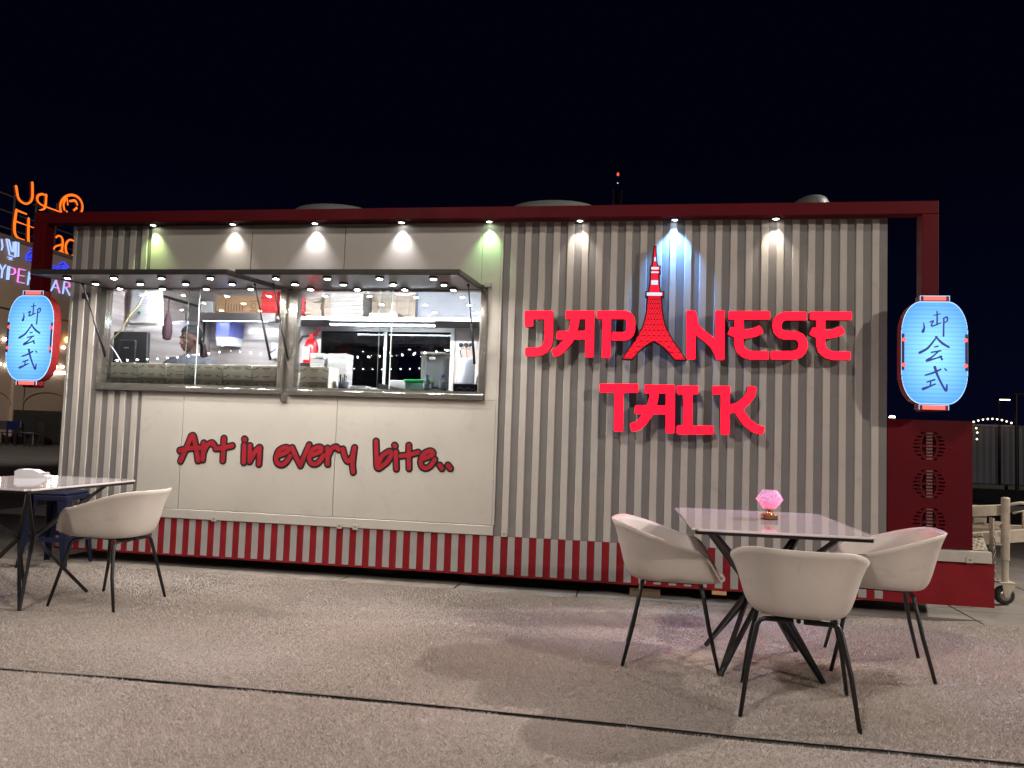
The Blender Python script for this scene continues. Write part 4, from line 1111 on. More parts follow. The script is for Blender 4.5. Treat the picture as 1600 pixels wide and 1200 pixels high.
ORD = ['first', 'second', 'third', 'fourth', 'fifth', 'sixth']
ROW = ['bottom', 'middle', 'top']
bm_, pm_, qm_ = takeaway_meshes(0.245, 0.064, 0.20)
xs6 = [-4.305, -4.052, -3.795, -3.545, -3.290, -3.035]
for i, x in enumerate(xs6):
    for r in range(3):
        o = link('takeaway_box', bm_, None, (x + random.uniform(-0.004, 0.004), 0.066 + random.uniform(0, 0.006), 1.4385 + r * 0.0655))
        tag(o, 'cream printed takeaway box, %s of the %s stack from the left along the left window' % (ROW[r], ORD[i]), 'takeaway box', BOXG)
        link('print', pm_, o); link('branch_drawing', qm_, o)
for r in range(3):
    o = link('takeaway_box', bm_, None, (-2.632, 0.066 + 0.004 * r, 1.4385 + r * 0.0655))
    tag(o, 'cream printed takeaway box, %s of the single stack inside the right window' % ROW[r], 'takeaway box', BOXG)
    link('print', pm_, o); link('branch_drawing', qm_, o)

# ---- things at the left window
mo = empty('till_monitor', (-4.36, 0.40, 1.4375))
tag(mo, 'black till monitor seen from behind in the left window', 'monitor')
mb = MB().box(-0.17, 0.16, -0.02, 0.025, 0.20, 0.50, c=0.008)
mb.v = [(v[0] + (v[2] - 0.2) * -0.10, v[1] + (v[2] - 0.2) * 0.12, v[2]) for v in mb.v]
mb.build('screen_case', BLACKP, mo)
MB().box(-0.10, 0.06, -0.045, -0.021, 0.25, 0.42, c=0.01).build('rear_hump', mat('monitor_hump', (0.02, 0.02, 0.023), 0.3), mo)
MB().tube([(0, 0.0, 0.02), (0, 0.0, 0.22)], 0.022, 10).box(-0.12, 0.12, -0.08, 0.10, 0.0, 0.018, c=0.005).build('stand', BLACKP, mo)
MB().box(-0.045, 0.0, -0.0475, -0.0455, 0.345, 0.355).build('badge', mat('badge_grey', (0.4, 0.4, 0.4), 0.3, 0.6), mo)
cb = MB().tube([(-4.585, 0.30, 1.80), (-4.50, 0.30, 1.84), (-4.40, 0.31, 1.95), (-4.36, 0.33, 2.06), (-4.30, 0.38, 2.18), (-4.27, 0.42, 2.32), (-4.27, 0.44, 2.61)], 0.0055, 8)
tag(cb.build('yellow_cable', mat('yellow_cable', (0.55, 0.45, 0.20), 0.5), None, True), 'thin yellow cable hanging in front of the order papers in the left window', 'cable')
cb = MB().tube([(-4.60, 0.28, 1.90), (-4.55, 0.28, 1.86), (-4.44, 0.27, 1.76), (-4.36, 0.26, 1.66), (-4.33, 0.24, 1.641)], 0.005, 8)
tag(cb.build('white_cable', PLASTICW, None, True), 'white cable running down across the till monitor', 'cable')
pp = empty('order_papers', (-4.40, 0.60, 2.03))
tag(pp, 'sheaf of white order papers hanging behind the left window', 'papers')
for i in range(6):
    w = 0.29; h = 0.36 + 0.03 * (i % 3); a = random.uniform(-0.06, 0.06)
    mb = MB().box(-w / 2, w / 2, 0, 0.0012, -h, 0)
    ca, sa = math.cos(a), math.sin(a)
    mb.v = [(v[0] * ca - v[2] * sa + 0.012 * i - 0.03, v[1] - 0.006 * i + 0.03 * (v[2] / h) ** 2 * (i % 2), v[0] * sa + v[2] * ca + 0.40) for v in mb.v]
    mb.build('sheet', WHITE, pp)
pr = MB()
for k in range(14):
    z = 0.30 - k * 0.017; x0 = -0.08 + random.uniform(0, 0.02)
    pr.box(x0, x0 + random.uniform(0.05, 0.12), -0.0325, -0.0318, z, z + 0.004)
pr.build('print', mat('blue_ink', (0.25, 0.27, 0.5), 0.6), pp)
MB().ball((-0.02, -0.05, 0.10), 0.016, 10).build('green_clip', mat('green_clip', (0.02, 0.25, 0.13), 0.3), pp)
MB().box(-0.16, 0.17, 0.01, 0.03, 0.36, 0.42).tube([(-0.1, 0.02, 0.42), (-0.1, 0.02, 0.585)], 0.005, 6).tube([(0.1, 0.02, 0.42), (0.1, 0.02, 0.585)], 0.005, 6).build('hanger', STEEL, pp)
bag = MB().lathe([(0.01, 0), (0.035, 0.01), (0.045, 0.07), (0.042, 0.15), (0.028, 0.20), (0.008, 0.26), (0.006, 0.40)], (-4.245, 0.72, 1.90), 14)
tag(smooth_by_angle(bag.build('hanging_pouch', mat('dark_maroon_cloth', (0.035, 0.012, 0.02), 0.7), None)), 'small dark maroon pouch hanging beside the order papers', 'pouch')

# ---- things on the shelf
KRAFT = mat('kraft_card', (0.48, 0.29, 0.16), 0.7, var=0.08, scale=15)
kb = empty('cardboard_box', (-4.13, 1.72, 2.286))
tag(kb, 'brown cardboard box with printing lying on the shelf in the left window', 'cardboard box')
MB().box(-0.24, 0.28, 0, 0.28, 0, 0.205, c=0.003).build('carton', KRAFT, kb)
mb = MB()
for i in range(7):
    mb.box(-0.13 + i * 0.032, -0.122 + i * 0.032, -0.0015, -0.0003, 0.05, 0.05 + random.uniform(0.06, 0.11))
mb.box(0.15, 0.24, -0.0015, -0.0003, 0.045, 0.050).box(0.15, 0.24, -0.0015, -0.0003, 0.150, 0.155)
ring_ = [(0.19 + 0.028 * math.cos(t), -0.0009, 0.10 + 0.028 * math.sin(t)) for t in np.linspace(0, 2 * math.pi, 13)]
for a, b in zip(ring_[:-1], ring_[1:]):
    mb.obox(a, b, 0.004, 0.001, up=(0, 1, 0))
mb.build('print', mat('carton_ink', (0.10, 0.05, 0.03), 0.6), kb)
wb_ = MB().box(-4.53, -4.385, 1.70, 1.95, 2.286, 2.43, c=0.004)
tag(wb_.build('white_carton', WHITE), 'small white carton on the shelf left of the cardboard box', 'carton')
def stack(name, label, cat, x0, x1, y0, y1, z, n, h, mts, jitter=0.008, group=None, pname='item', c=0.002):
    e = empty(name, ((x0 + x1) / 2, (y0 + y1) / 2, z))
    tag(e, label, cat, group)
    for i in range(n):
        dx = random.uniform(-jitter, jitter); dy = random.uniform(-jitter, jitter)
        MB().box(x0 - (x0 + x1) / 2 + dx, (x1 - x0) / 2 + dx, -(y1 - y0) / 2 + dy, (y1 - y0) / 2 + dy, i * h + 0.0004, (i + 1) * h - 0.0012, c=c).build(pname, mts[i % len(mts)], e)
    return e
REDCARD = mat('red_card', (0.62, 0.03, 0.035), 0.5, var=0.1, scale=20)
BEIGEC = mat('beige_card', (0.50, 0.42, 0.34), 0.6, var=0.06, scale=20)
stack('red_bags', 'stack of folded red paper bags on the shelf behind the middle post', 'paper bags', -3.80, -3.625, 1.60, 1.78, 2.286, 9, 0.031, [REDCARD], 0.010, pname='bag')
e = empty('red_beige_bags', (-3.33, 1.70, 2.256))
tag(e, 'wavy stack of beige paper bags with red ends on the shelf in the right window', 'paper bags')
for i in range(9):
    for nm, xa, xb, m in (('red_end', -0.15, 0.02, REDCARD), ('bag', 0.022, 0.19, BEIGEC)):
        mb = MB(); nn = 6; z = 0.002 + i * 0.0235
        pts = [(xa + (xb - xa) * k / nn, 0.012 * math.sin(6 + i * 0.5 + 16 * (xa + (xb - xa) * k / nn)) + random.uniform(-0.001, 0.001)) for k in range(nn + 1)]
        dx = random.uniform(-0.012, 0.012)
        vs = []
        for px_, dz in pts:
            for y in (-0.1, 0.12):
                for t in (0.0, 0.020):
                    vs.append((px_ + dx, y, z + max(dz, -z + 0.001) + t))
        fs = []
        for k in range(nn):
            b0 = k * 4; c0 = b0 + 4
            fs += [(b0, c0, c0 + 1, b0 + 1), (b0 + 2, b0 + 3, c0 + 3, c0 + 2), (b0 + 1, c0 + 1, c0 + 3, b0 + 3), (b0, b0 + 2, c0 + 2, c0)]
        fs += [(0, 1, 3, 2), (nn * 4, nn * 4 + 2, nn * 4 + 3, nn * 4 + 1)]
        mb.add(vs, fs)
        mb.build(nm, m, e)
FOAM = mat('foam_white', (0.56, 0.54, 0.52), 0.5, var=0.04, scale=20)
stack('foam_box_stack', 'neat stack of off-white food boxes on the shelf beside the wavy bags', 'food boxes', -3.04, -2.70, 1.62, 1.90, 2.256, 6, 0.042, [FOAM], 0.006, pname='food_box', c=0.004)
stack('carton_stack', 'leaning narrow stack of pale cartons on the shelf', 'cartons', -3.13, -3.055, 1.66, 1.86, 2.256, 4, 0.055, [BEIGEC], 0.006, pname='carton')
e = empty('small_box_wall', (-2.44, 1.85, 2.256))
tag(e, 'grid of small beige boxes stacked on the shelf, left of the pale board', 'boxes')
for i in range(7):
    for j in range(4):
        MB().box(-0.235 + i * 0.067, -0.235 + i * 0.067 + 0.0645, -0.06 + random.uniform(0, 0.012), 0.10, 0.0005 + j * 0.066, 0.0645 + j * 0.066, c=0.002).build('small_box', BEIGEC, e)
stack('flat_box', 'flat white box lying in front of the small beige boxes', 'box', -2.62, -2.32, 1.57, 1.77, 2.256, 1, 0.05, [FOAM], 0.0, pname='carton')
e = empty('pale_board', (-1.86, 1.83, 2.2555))
tag(e, 'large pale blue board leaning on the shelf at the right end', 'board')
MB().box(-0.33, 0.33, 0, 0.02, 0.002, 0.33).build('board', mat('pale_board', (0.40, 0.43, 0.49), 0.35, var=0.08, scale=6), e)
MB().box(-0.355, -0.331, -0.004, 0.022, 0.0, 0.33).build('edge', mat('blue_edge', (0.16, 0.22, 0.34), 0.4), e)

# ---- things on the walls and counters
dp = empty('towel_dispenser', (-4.355, 2.06, 1.98))
tag(dp, 'blue and white paper towel dispenser on the steel back wall', 'dispenser')
def dshape(w, d, z0, z1, taper):
    mb = MB(); n = 10; pr_ = []
    for k in range(n + 1):
        a = math.pi * k / n
        pr_.append((w * math.cos(a), -d * min(1.0, math.sin(a) * 1.25)))
    vs = [(x * (taper if i == 0 else 1), y * (taper if i == 0 else 1), z) for i, z in enumerate((z0, z1)) for x, y in pr_]
    m = n + 1
    fs = [(k, k + 1, m + k + 1, m + k) for k in range(n)] + [(n, 0, m, 2 * m - 1), tuple(range(m))[::-1], tuple(range(m, 2 * m))]
    return mb.add(vs, fs)
dshape(0.128, 0.20, 0.0, 0.095, 0.92).build('base', PLASTICW, dp)
dshape(0.130, 0.205, 0.096, 0.265, 1.0).build('cover', mat('blue_plastic', (0.20, 0.22, 0.62), 0.2, trans=0.15), dp)
MB().box(-0.012, 0.012, -0.19, -0.16, -0.012, -0.001).build('tear_bar', PLASTICW, dp)
sp_ = empty('soap_dispenser', (-3.81, 2.06, 1.86))
tag(sp_, 'white soap dispenser with a dark blue stripe on the back wall by the middle post', 'dispenser')
dshape(0.05, 0.10, 0.0, 0.17, 0.85).build('body', PLASTICW, sp_)
MB().obox((-0.03, -0.112, 0.06), (0.03, -0.112, 0.10), 0.012, 0.004, up=(0, 1, 0)).build('stripe', mat('navy', (0.01, 0.02, 0.2), 0.4), sp_)
fx = empty('fire_extinguisher', (-3.245, 1.64, 1.4005))
tag(fx, 'red fire extinguisher with black hose behind the right window', 'fire extinguisher')
smooth_by_angle(MB().lathe([(0.06, 0.0), (0.07, 0.01), (0.072, 0.05), (0.072, 0.55), (0.062, 0.60), (0.035, 0.635), (0.022, 0.64), (0.022, 0.665)], (0, 0, 0), 22).build('cylinder', mat('extinguisher_red', (0.55, 0.012, 0.018), 0.22, coat=0.4), fx))
MB().box(-0.055, 0.015, -0.0745, -0.0605, 0.42, 0.55).build('label_sticker', WHITE, fx)
MB().obox((-0.01, 0, 0.67), (0.10, -0.02, 0.74), 0.02, 0.012).obox((-0.01, 0, 0.665), (0.08, -0.02, 0.68), 0.02, 0.012).box(-0.02, 0.02, -0.02, 0.02, 0.64, 0.69).build('valve', mat('valve_red', (0.4, 0.01, 0.015), 0.3), fx)
MB().tube([(-0.02, 0, 0.67), (-0.09, -0.02, 0.66), (-0.125, -0.03, 0.58), (-0.13, -0.03, 0.45), (-0.115, -0.03, 0.30)], 0.011, 10).build('hose', BLACKP, fx, True)
pl = MB()
for i in range(9):
    pl.lathe([(0.045, 0.0), (0.055, 0.002), (0.085, 0.012), (0.088, 0.0135), (0.083, 0.0135), (0.05, 0.004), (0.001, 0.003)], (0, 0, i * 0.009), 24)
o = smooth_by_angle(pl.build('plate_stack', PLASTICW))
o.location = (-2.755, 0.52, 1.4375 + 0.17); tag(o, 'stack of white plates showing above the printed boxes in the right window', 'plates')
tag(MB().box(-2.86, -2.65, 0.42, 0.61, 1.4375, 1.606, c=0.004).build('white_crate', PLASTICW), 'white box that carries the stack of plates', 'box')
for i, (x, w, n, nm) in enumerate(((-2.635, 0.125, 8, 'left'), (-2.455, 0.17, 8, 'right'))):
    stack('white_tub_stack', 'stack of white food tubs on the counter, %s of the two' % nm, 'food tubs', x - w / 2, x + w / 2, 0.40, 0.55, 1.4375, n, 0.042, [WHITE, FOAM], 0.003, 'white food tubs in the right window', 'tub', 0.003)
stack('low_white_boxes', 'low pile of small white boxes on the counter beside the cutlery cup', 'boxes', -2.44, -2.36, 0.16, 0.26, 1.4375, 2, 0.045, [FOAM], 0.003, pname='box')
stack('white_napkin_pile', 'low pile of white napkins on the counter right of the cutlery cup', 'napkins', -2.235, -2.10, 0.14, 0.26, 1.4375, 4, 0.014, [WHITE], 0.006, pname='napkin')
cu = empty('cutlery_cup', (-2.295, 0.16, 1.4375))
tag(cu, 'clear cup of black plastic cutlery on the counter', 'cup')
MB().lathe([(0.035, 0.0), (0.042, 0.085), (0.039, 0.085), (0.033, 0.004)], (0, 0, 0), 18).build('cup', mat('clear_plastic', (0.45, 0.5, 0.62), 0.15, trans=0.5), cu)
for k in range(7):
    a = random.uniform(0, 6.28); r = random.uniform(0.004, 0.02)
    p0 = (r * math.cos(a), r * math.sin(a), 0.01); p1 = (r * 1.7 * math.cos(a), r * 1.7 * math.sin(a), random.uniform(0.12, 0.15))
    MB().obox(p0, p1, 0.008, 0.003).build('fork', BLACKP if k < 5 else PLASTICW, cu)
gc = empty('lidded_container', (-1.72, 0.34, 1.4375))
tag(gc, 'clear container with a bright green lid on the counter', 'container')
MB().box(-0.10, 0.10, -0.07, 0.07, 0.0, 0.105, c=0.01).build('tub', mat('green_tint_plastic', (0.30, 0.55, 0.45), 0.2, trans=0.3), gc)
MB().box(-0.108, 0.108, -0.078, 0.078, 0.1055, 0.125, c=0.005).build('lid', mat('green_lid', (0.02, 0.55, 0.16), 0.35), gc)
tag(MB().box(-1.99, -1.84, 0.38, 0.56, 1.4375, 1.56, c=0.006).build('white_tray', PLASTICW), 'white tray standing left of the green lidded container', 'tray')
bp = MB().add([(-1.99, 0.12, 1.438), (-1.62, 0.12, 1.438), (-1.62, 0.26, 1.438), (-1.99, 0.26, 1.438), (-1.99, 0.12, 1.515), (-1.62, 0.12, 1.452), (-1.62, 0.26, 1.452), (-1.99, 0.26, 1.515)], [(0, 3, 2, 1), (4, 5, 6, 7), (0, 1, 5, 4), (1, 2, 6, 5), (2, 3, 7, 6), (3, 0, 4, 7)])
tag(bp.build('sloping_stand', STEEL), 'low sloping steel stand in front of the green lidded container', 'stand')
for i, (x, w) in enumerate(((-1.585, 'left'), (-1.458, 'right'))):
    b_ = empty('water_bottle', (x, 0.10, 1.4375))
    tag(b_, 'small clear water bottle with blue cap on the sill, %s of the pair' % w, 'bottle', 'water bottles on the right sill')
    smooth_by_angle(MB().lathe([(0.024, 0.0), (0.031, 0.006), (0.031, 0.03), (0.029, 0.035), (0.031, 0.04), (0.031, 0.085), (0.026, 0.105), (0.012, 0.125), (0.011, 0.135)], (0, 0, 0), 18).build('bottle', mat('pet_plastic', (0.75, 0.82, 0.9), 0.08, trans=0.85, ior=1.25), b_))
    MB().lathe([(0.013, 0.1355), (0.013, 0.15), (0.011, 0.152)], (0, 0, 0), 14).build('cap', mat('blue_cap', (0.03, 0.08, 0.45), 0.35), b_)
    MB().lathe([(0.0316, 0.045), (0.0316, 0.08)], (0, 0, 0), 18).build('label_band', mat('bottle_label', (0.55, 0.62, 0.75), 0.4), b_)
tk = empty('drinks_tank', (-1.62, 0.47, 1.4375))
tag(tk, 'clear square drinks tank with a chrome edge behind the bottles', 'drinks tank')
MB().box(-0.10, 0.10, -0.09, 0.09, 0.06, 0.34, c=0.012).build('tank', mat('tank_plastic', (0.55, 0.58, 0.62), 0.12, trans=0.7, ior=1.2), tk)
MB().box(-0.106, 0.106, -0.096, 0.096, 0.3405, 0.362, c=0.006).build('lid', STEEL, tk)
MB().box(-0.106, 0.106, -0.096, 0.096, 0.0, 0.059, c=0.004).build('base', STEEL, tk)
MB().box(-0.03, 0.02, -0.0935, -0.0905, 0.30, 0.32).build('sticker', WHITE, tk)
smooth_by_angle(MB().lathe([(0.07, 0), (0.072, 0.01), (0.072, 0.30), (0.066, 0.315), (0.001, 0.318)], (0, 0, 0), 22).build('white_canister', mat('canister_plastic', (0.60, 0.64, 0.74), 0.35)))
o = bpy.data.objects['white_canister']; o.location = (-1.352, 0.44, 1.4375)
tag(o, 'tall pale round canister on the counter at the right end of the window', 'canister')
sb = empty('counter_sign', (-1.28, 0.12, 1.4375))
tag(sb, 'small black counter sign with a pale frame at the right corner of the window', 'sign')
MB().box(-0.105, 0.105, 0, 0.012, 0.0, 0.095).build('frame', WHITE, sb)
MB().box(-0.098, 0.098, -0.003, -0.0005, 0.007, 0.088).build('face', mat('sign_black', (0.02, 0.022, 0.03), 0.25), sb)
mb = MB()
stroke_solid([(0, [(-0.07, 0.045, 0.002), (-0.04, 0.062, 0.0025), (-0.01, 0.042, 0.002), (0.02, 0.06, 0.003), (0.05, 0.045, 0.002), (0.075, 0.058, 0.002)]), (0, [(-0.05, 0.03, 0.0015), (0.06, 0.03, 0.0015)])], FRONT, -0.0042, -0.0032, 0.0014, mb=mb)
mb.build('motif', mat('sign_grey', (0.15, 0.16, 0.18), 0.4), sb)
db = MB().lathe([(0.03, 0), (0.034, 0.01), (0.034, 0.15), (0.014, 0.19), (0.014, 0.215)], (-1.20, 0.30, 1.4375), 16)
tag(smooth_by_angle(db.build('dark_bottle', mat('dark_bottle', (0.02, 0.022, 0.03), 0.2))), 'dark sauce bottle in the right corner of the window', 'bottle')

# ================================================================== COOK BEHIND THE LEFT WINDOW
PX, PY = -4.14, 0.95
def capsule(mb, a, b, ra, rb, n=14, m=6):
    a = Vector(a); b = Vector(b)
    pts = []; rs = []
    d = (b - a).normalized()
    for k in range(m):
        t = math.pi / 2 * (1 - k / m)
        pts.append(a - d * ra * math.sin(t)); rs.append(max(ra * math.cos(t), 1e-3))
    pts += [a, b]; rs += [ra, rb]
    for k in range(1, m + 1):
        t = math.pi / 2 * k / m
        pts.append(b + d * rb * math.sin(t)); rs.append(max(rb * math.cos(t), 1e-3))
    mb.tube(pts, rs, n)
def ell(mb, c, r, rot=None, n=20):
    q = MB().ball((0, 0, 0), r, n)
    M = rot or Matrix.Identity(3)
    mb.add([M @ Vector(v) + Vector(c) for v in q.v], q.f)
def fuse(name, mb, voxel, m, parent, smooth_it=4):
    """one continuous skin from overlapping masses"""
    me = mb.mesh('tmp', m)
    o = bpy.data.objects.new('tmp', me); COL.objects.link(o)
    r = o.modifiers.new('r', 'REMESH'); r.mode = 'VOXEL'; r.voxel_size = voxel; r.use_smooth_shade = True
    s_ = o.modifiers.new('s', 'SMOOTH'); s_.factor = 0.5; s_.iterations = smooth_it
    dg = bpy.context.evaluated_depsgraph_get()
    me2 = bpy.data.meshes.new_from_object(o.evaluated_get(dg))
    bpy.data.objects.remove(o); bpy.data.meshes.remove(me)
    me2.name = name
    me2.materials.clear(); me2.materials.append(m)
    me2.polygons.foreach_set('use_smooth', [True] * len(me2.polygons))
    return link(name, me2, parent)
PE = empty('person', (PX, PY, 0.461))
tag(PE, 'cook in grey jacket and dark headscarf behind the left window, looking down to the left', 'person')
SKIN = mat('skin', (0.060, 0.026, 0.018), 0.68, var=0.1, scale=30)
# head turned to the viewer's left and tipped down; local frame: face looks along -Y before turning
HR = Matrix.Rotation(math.radians(-30), 3, 'Z') @ Matrix.Rotation(math.radians(10), 3, 'X')
HC = Vector((0.0, -0.02, 1.475))
H = lambda x, y, z: HC + HR @ Vector((x, y, z))
bd = MB()
ell(bd, H(0, 0.012, 0.030), (0.074, 0.092, 0.092), HR, 24)         # skull
ell(bd, H(0, -0.030, -0.030), (0.058, 0.062, 0.080), HR, 20)       # face
ell(bd, H(0, -0.058, -0.088), (0.030, 0.028, 0.024), HR, 16)       # chin
for s_ in (-1, 1):
    ell(bd, H(s_ * 0.038, -0.060, -0.022), (0.024, 0.022, 0.022), HR, 14)   # cheeks
    ell(bd, H(s_ * 0.028, -0.078, 0.026), (0.024, 0.010, 0.010), HR, 14)    # brow
    ell(bd, H(s_ * 0.072, 0.010, -0.012), (0.008, 0.018, 0.028), HR, 14)    # ears
    ell(bd, H(s_ * 0.012, -0.094, -0.036), (0.010, 0.010, 0.009), HR, 12)   # nostrils
capsule(bd, H(0, -0.084, 0.010), H(0, -0.100, -0.032), 0.008, 0.013)         # nose
ell(bd, H(0, -0.087, -0.058), (0.023, 0.010, 0.008), HR, 14)       # lips
ell(bd, H(0, -0.085, -0.071), (0.020, 0.010, 0.008), HR, 14)
capsule(bd, (0.005, 0.0, 1.30), H(0, 0.015, -0.06), 0.052, 0.046)  # neck
capsule(bd, (0, 0, 0.95), (0, 0, 1.22), 0.115, 0.12); ell(bd, (0, 0, 1.22), (0.17, 0.10, 0.09))
for s_ in (-1, 1):
    capsule(bd, (s_ * 0.085, 0, 0.90), (s_ * 0.09, -0.01, 0.48), 0.085, 0.058)
    capsule(bd, (s_ * 0.09, -0.01, 0.48), (s_ * 0.095, 0.01, 0.08), 0.055, 0.038)
    capsule(bd, (s_ * 0.095, 0.01, 0.035), (s_ * 0.11, -0.15, 0.03), 0.034, 0.03)
ARM = {}
for s_, el, wr in ((-1, (-0.28, -0.10, 1.10), (-0.36, -0.30, 1.235)), (1, (0.25, -0.04, 1.02), (0.10, -0.24, 1.02))):
    capsule(bd, (s_ * 0.17, 0, 1.245), el, 0.048, 0.040); capsule(bd, el, wr, 0.040, 0.026)
    w = Vector(wr); d = (w - Vector(el)).normalized(); sd = d.cross(Vector((0, 0, 1))).normalized()
    p1 = w + d * 0.075
    bd.obox(w, p1, 0.070, 0.026)
    for k in range(4):
        f0 = p1 + sd * (-0.027 + 0.018 * k); L = (0.030, 0.036, 0.034, 0.027)[k]
        capsule(bd, f0, f0 + d * L + Vector((0, 0, -0.006)), 0.0085, 0.008, 10, 3)
        capsule(bd, f0 + d * L + Vector((0, 0, -0.006)), f0 + d * L * 1.7 + Vector((0, 0, -0.026)), 0.008, 0.0065, 10, 3)
    t0 = w + d * 0.025 + sd * 0.034 * -s_; capsule(bd, t0, t0 + d * 0.035 + sd * 0.022 * -s_, 0.010, 0.009, 10, 3)
    capsule(bd, t0 + d * 0.035 + sd * 0.022 * -s_, t0 + d * 0.062 + sd * 0.020 * -s_ + Vector((0, 0, -0.012)), 0.009, 0.007, 10, 3)
    ARM[s_] = (el, wr)
fuse('body', bd, 0.0055, SKIN, PE, 2)
for s_ in (-1, 1):
    ey = MB(); ell(ey, H(s_ * 0.028, -0.0775, 0.006), (0.012, 0.005, 0.0045), HR, 12); ey.build('eye', mat('eye_white', (0.22, 0.19, 0.18), 0.25), PE, True)
    ir = MB(); ell(ir, H(s_ * 0.028 - 0.003, -0.0812, 0.005), (0.006, 0.0025, 0.0045), HR, 10); ir.build('iris', mat('eye_dark', (0.01, 0.006, 0.005), 0.15), PE, True)
lp = MB(); ell(lp, H(0, -0.0945, -0.0645), (0.021, 0.0035, 0.0075), HR, 14); lp.build('lips', mat('lip', (0.10, 0.030, 0.028), 0.4), PE, True)
# jacket
jk_ = MB()
capsule(jk_, (0, 0, 0.80), (0, 0, 1.20), 0.155, 0.148); ell(jk_, (0, 0.0, 1.215), (0.205, 0.125, 0.105))
ell(jk_, (0, 0.01, 1.29), (0.085, 0.085, 0.05))
for s_ in (-1, 1):
    el, wr = ARM[s_]
    capsule(jk_, (s_ * 0.175, 0, 1.24), el, 0.070, 0.060); capsule(jk_, el, Vector(el).lerp(Vector(wr), 0.72), 0.060, 0.050)
JK = mat('grey_jacket', (0.055, 0.056, 0.072), 0.8, var=0.15, scale=25, bump=0.3, bscale=60)
fuse('jacket', jk_, 0.009, JK, PE, 3)
col = []
for k in range(17):
    a = math.radians(-205 + k * 14)
    col.append((0.070 * math.cos(a) * 1.05, -0.005 + 0.075 * math.sin(a), 1.335 + 0.022 * math.sin(a) - (0.02 if 6 <= k <= 10 else 0)))
MB().tube(col, 0.0075, 8).tube([(col[8][0], col[8][1] - 0.004, 1.30), (-0.02, -0.12, 1.24), (-0.03, -0.145, 1.16)], 0.005, 6).build('collar_piping', WHITE, PE, True)
MB().ball((-0.055, -0.135, 1.215), 0.009, 8).ball((-0.06, -0.15, 1.13), 0.009, 8).build('buttons', WHITE, PE)
# headscarf and braids
hs = MB()
ell(hs, H(0, 0.020, 0.048), (0.084, 0.102, 0.090), Matrix(HR) @ Matrix.Rotation(math.radians(-16), 3, 'X'), 24)
q = fuse('headscarf', hs, 0.007, mat('dark_scarf', (0.008, 0.008, 0.011), 0.75, bump=0.4, bscale=40, var=0.2, scale=30), PE, 2)
# open the scarf over the face
bm = bmesh.new(); bm.from_mesh(q.data)
RI = HR.transposed()
dele = [f for f in bm.faces if (RI @ (f.calc_center_median() - HC)).z < 0.046 + 0.42 * min(0, (RI @ (f.calc_center_median() - HC)).y) * -1 - max(0, (RI @ (f.calc_center_median() - HC)).y) * 0.9]
bmesh.ops.delete(bm, geom=dele, context='FACES'); bm.to_mesh(q.data); bm.free()
so = q.modifiers.new('thick', 'SOLIDIFY'); so.thickness = 0.005
for k in range(9):
    a = random.uniform(-0.05, 0.05); b_ = random.uniform(0.0, 0.04)
    p0 = H(a * 0.7, 0.085, -0.005); p1 = H(a, 0.118 + b_ * 0.4, -0.07); p2 = H(a * 1.3, 0.105 + b_, -0.15); p3 = H(a * 1.4, 0.085 + b_, -0.20 - random.uniform(0, 0.05))
    MB().tube([p0, p1, p2, p3], [0.010, 0.010, 0.009, 0.005], 8).build('braid', mat('braid_dark', (0.012, 0.008, 0.010), 0.6) if k % 3 else mat('braid_plum', (0.10, 0.012, 0.045), 0.6), PE, True)
MB().box(-0.50, -0.335, -0.46, -0.37, 1.225, 1.245, c=0.006).build('handset', mat('pink_white_device', (0.62, 0.52, 0.55), 0.3), None)
o = bpy.data.objects['handset']; o.location = (PX, PY, 0.461)
tag(o, 'pale handset held out towards the till monitor by the cook', 'handset')

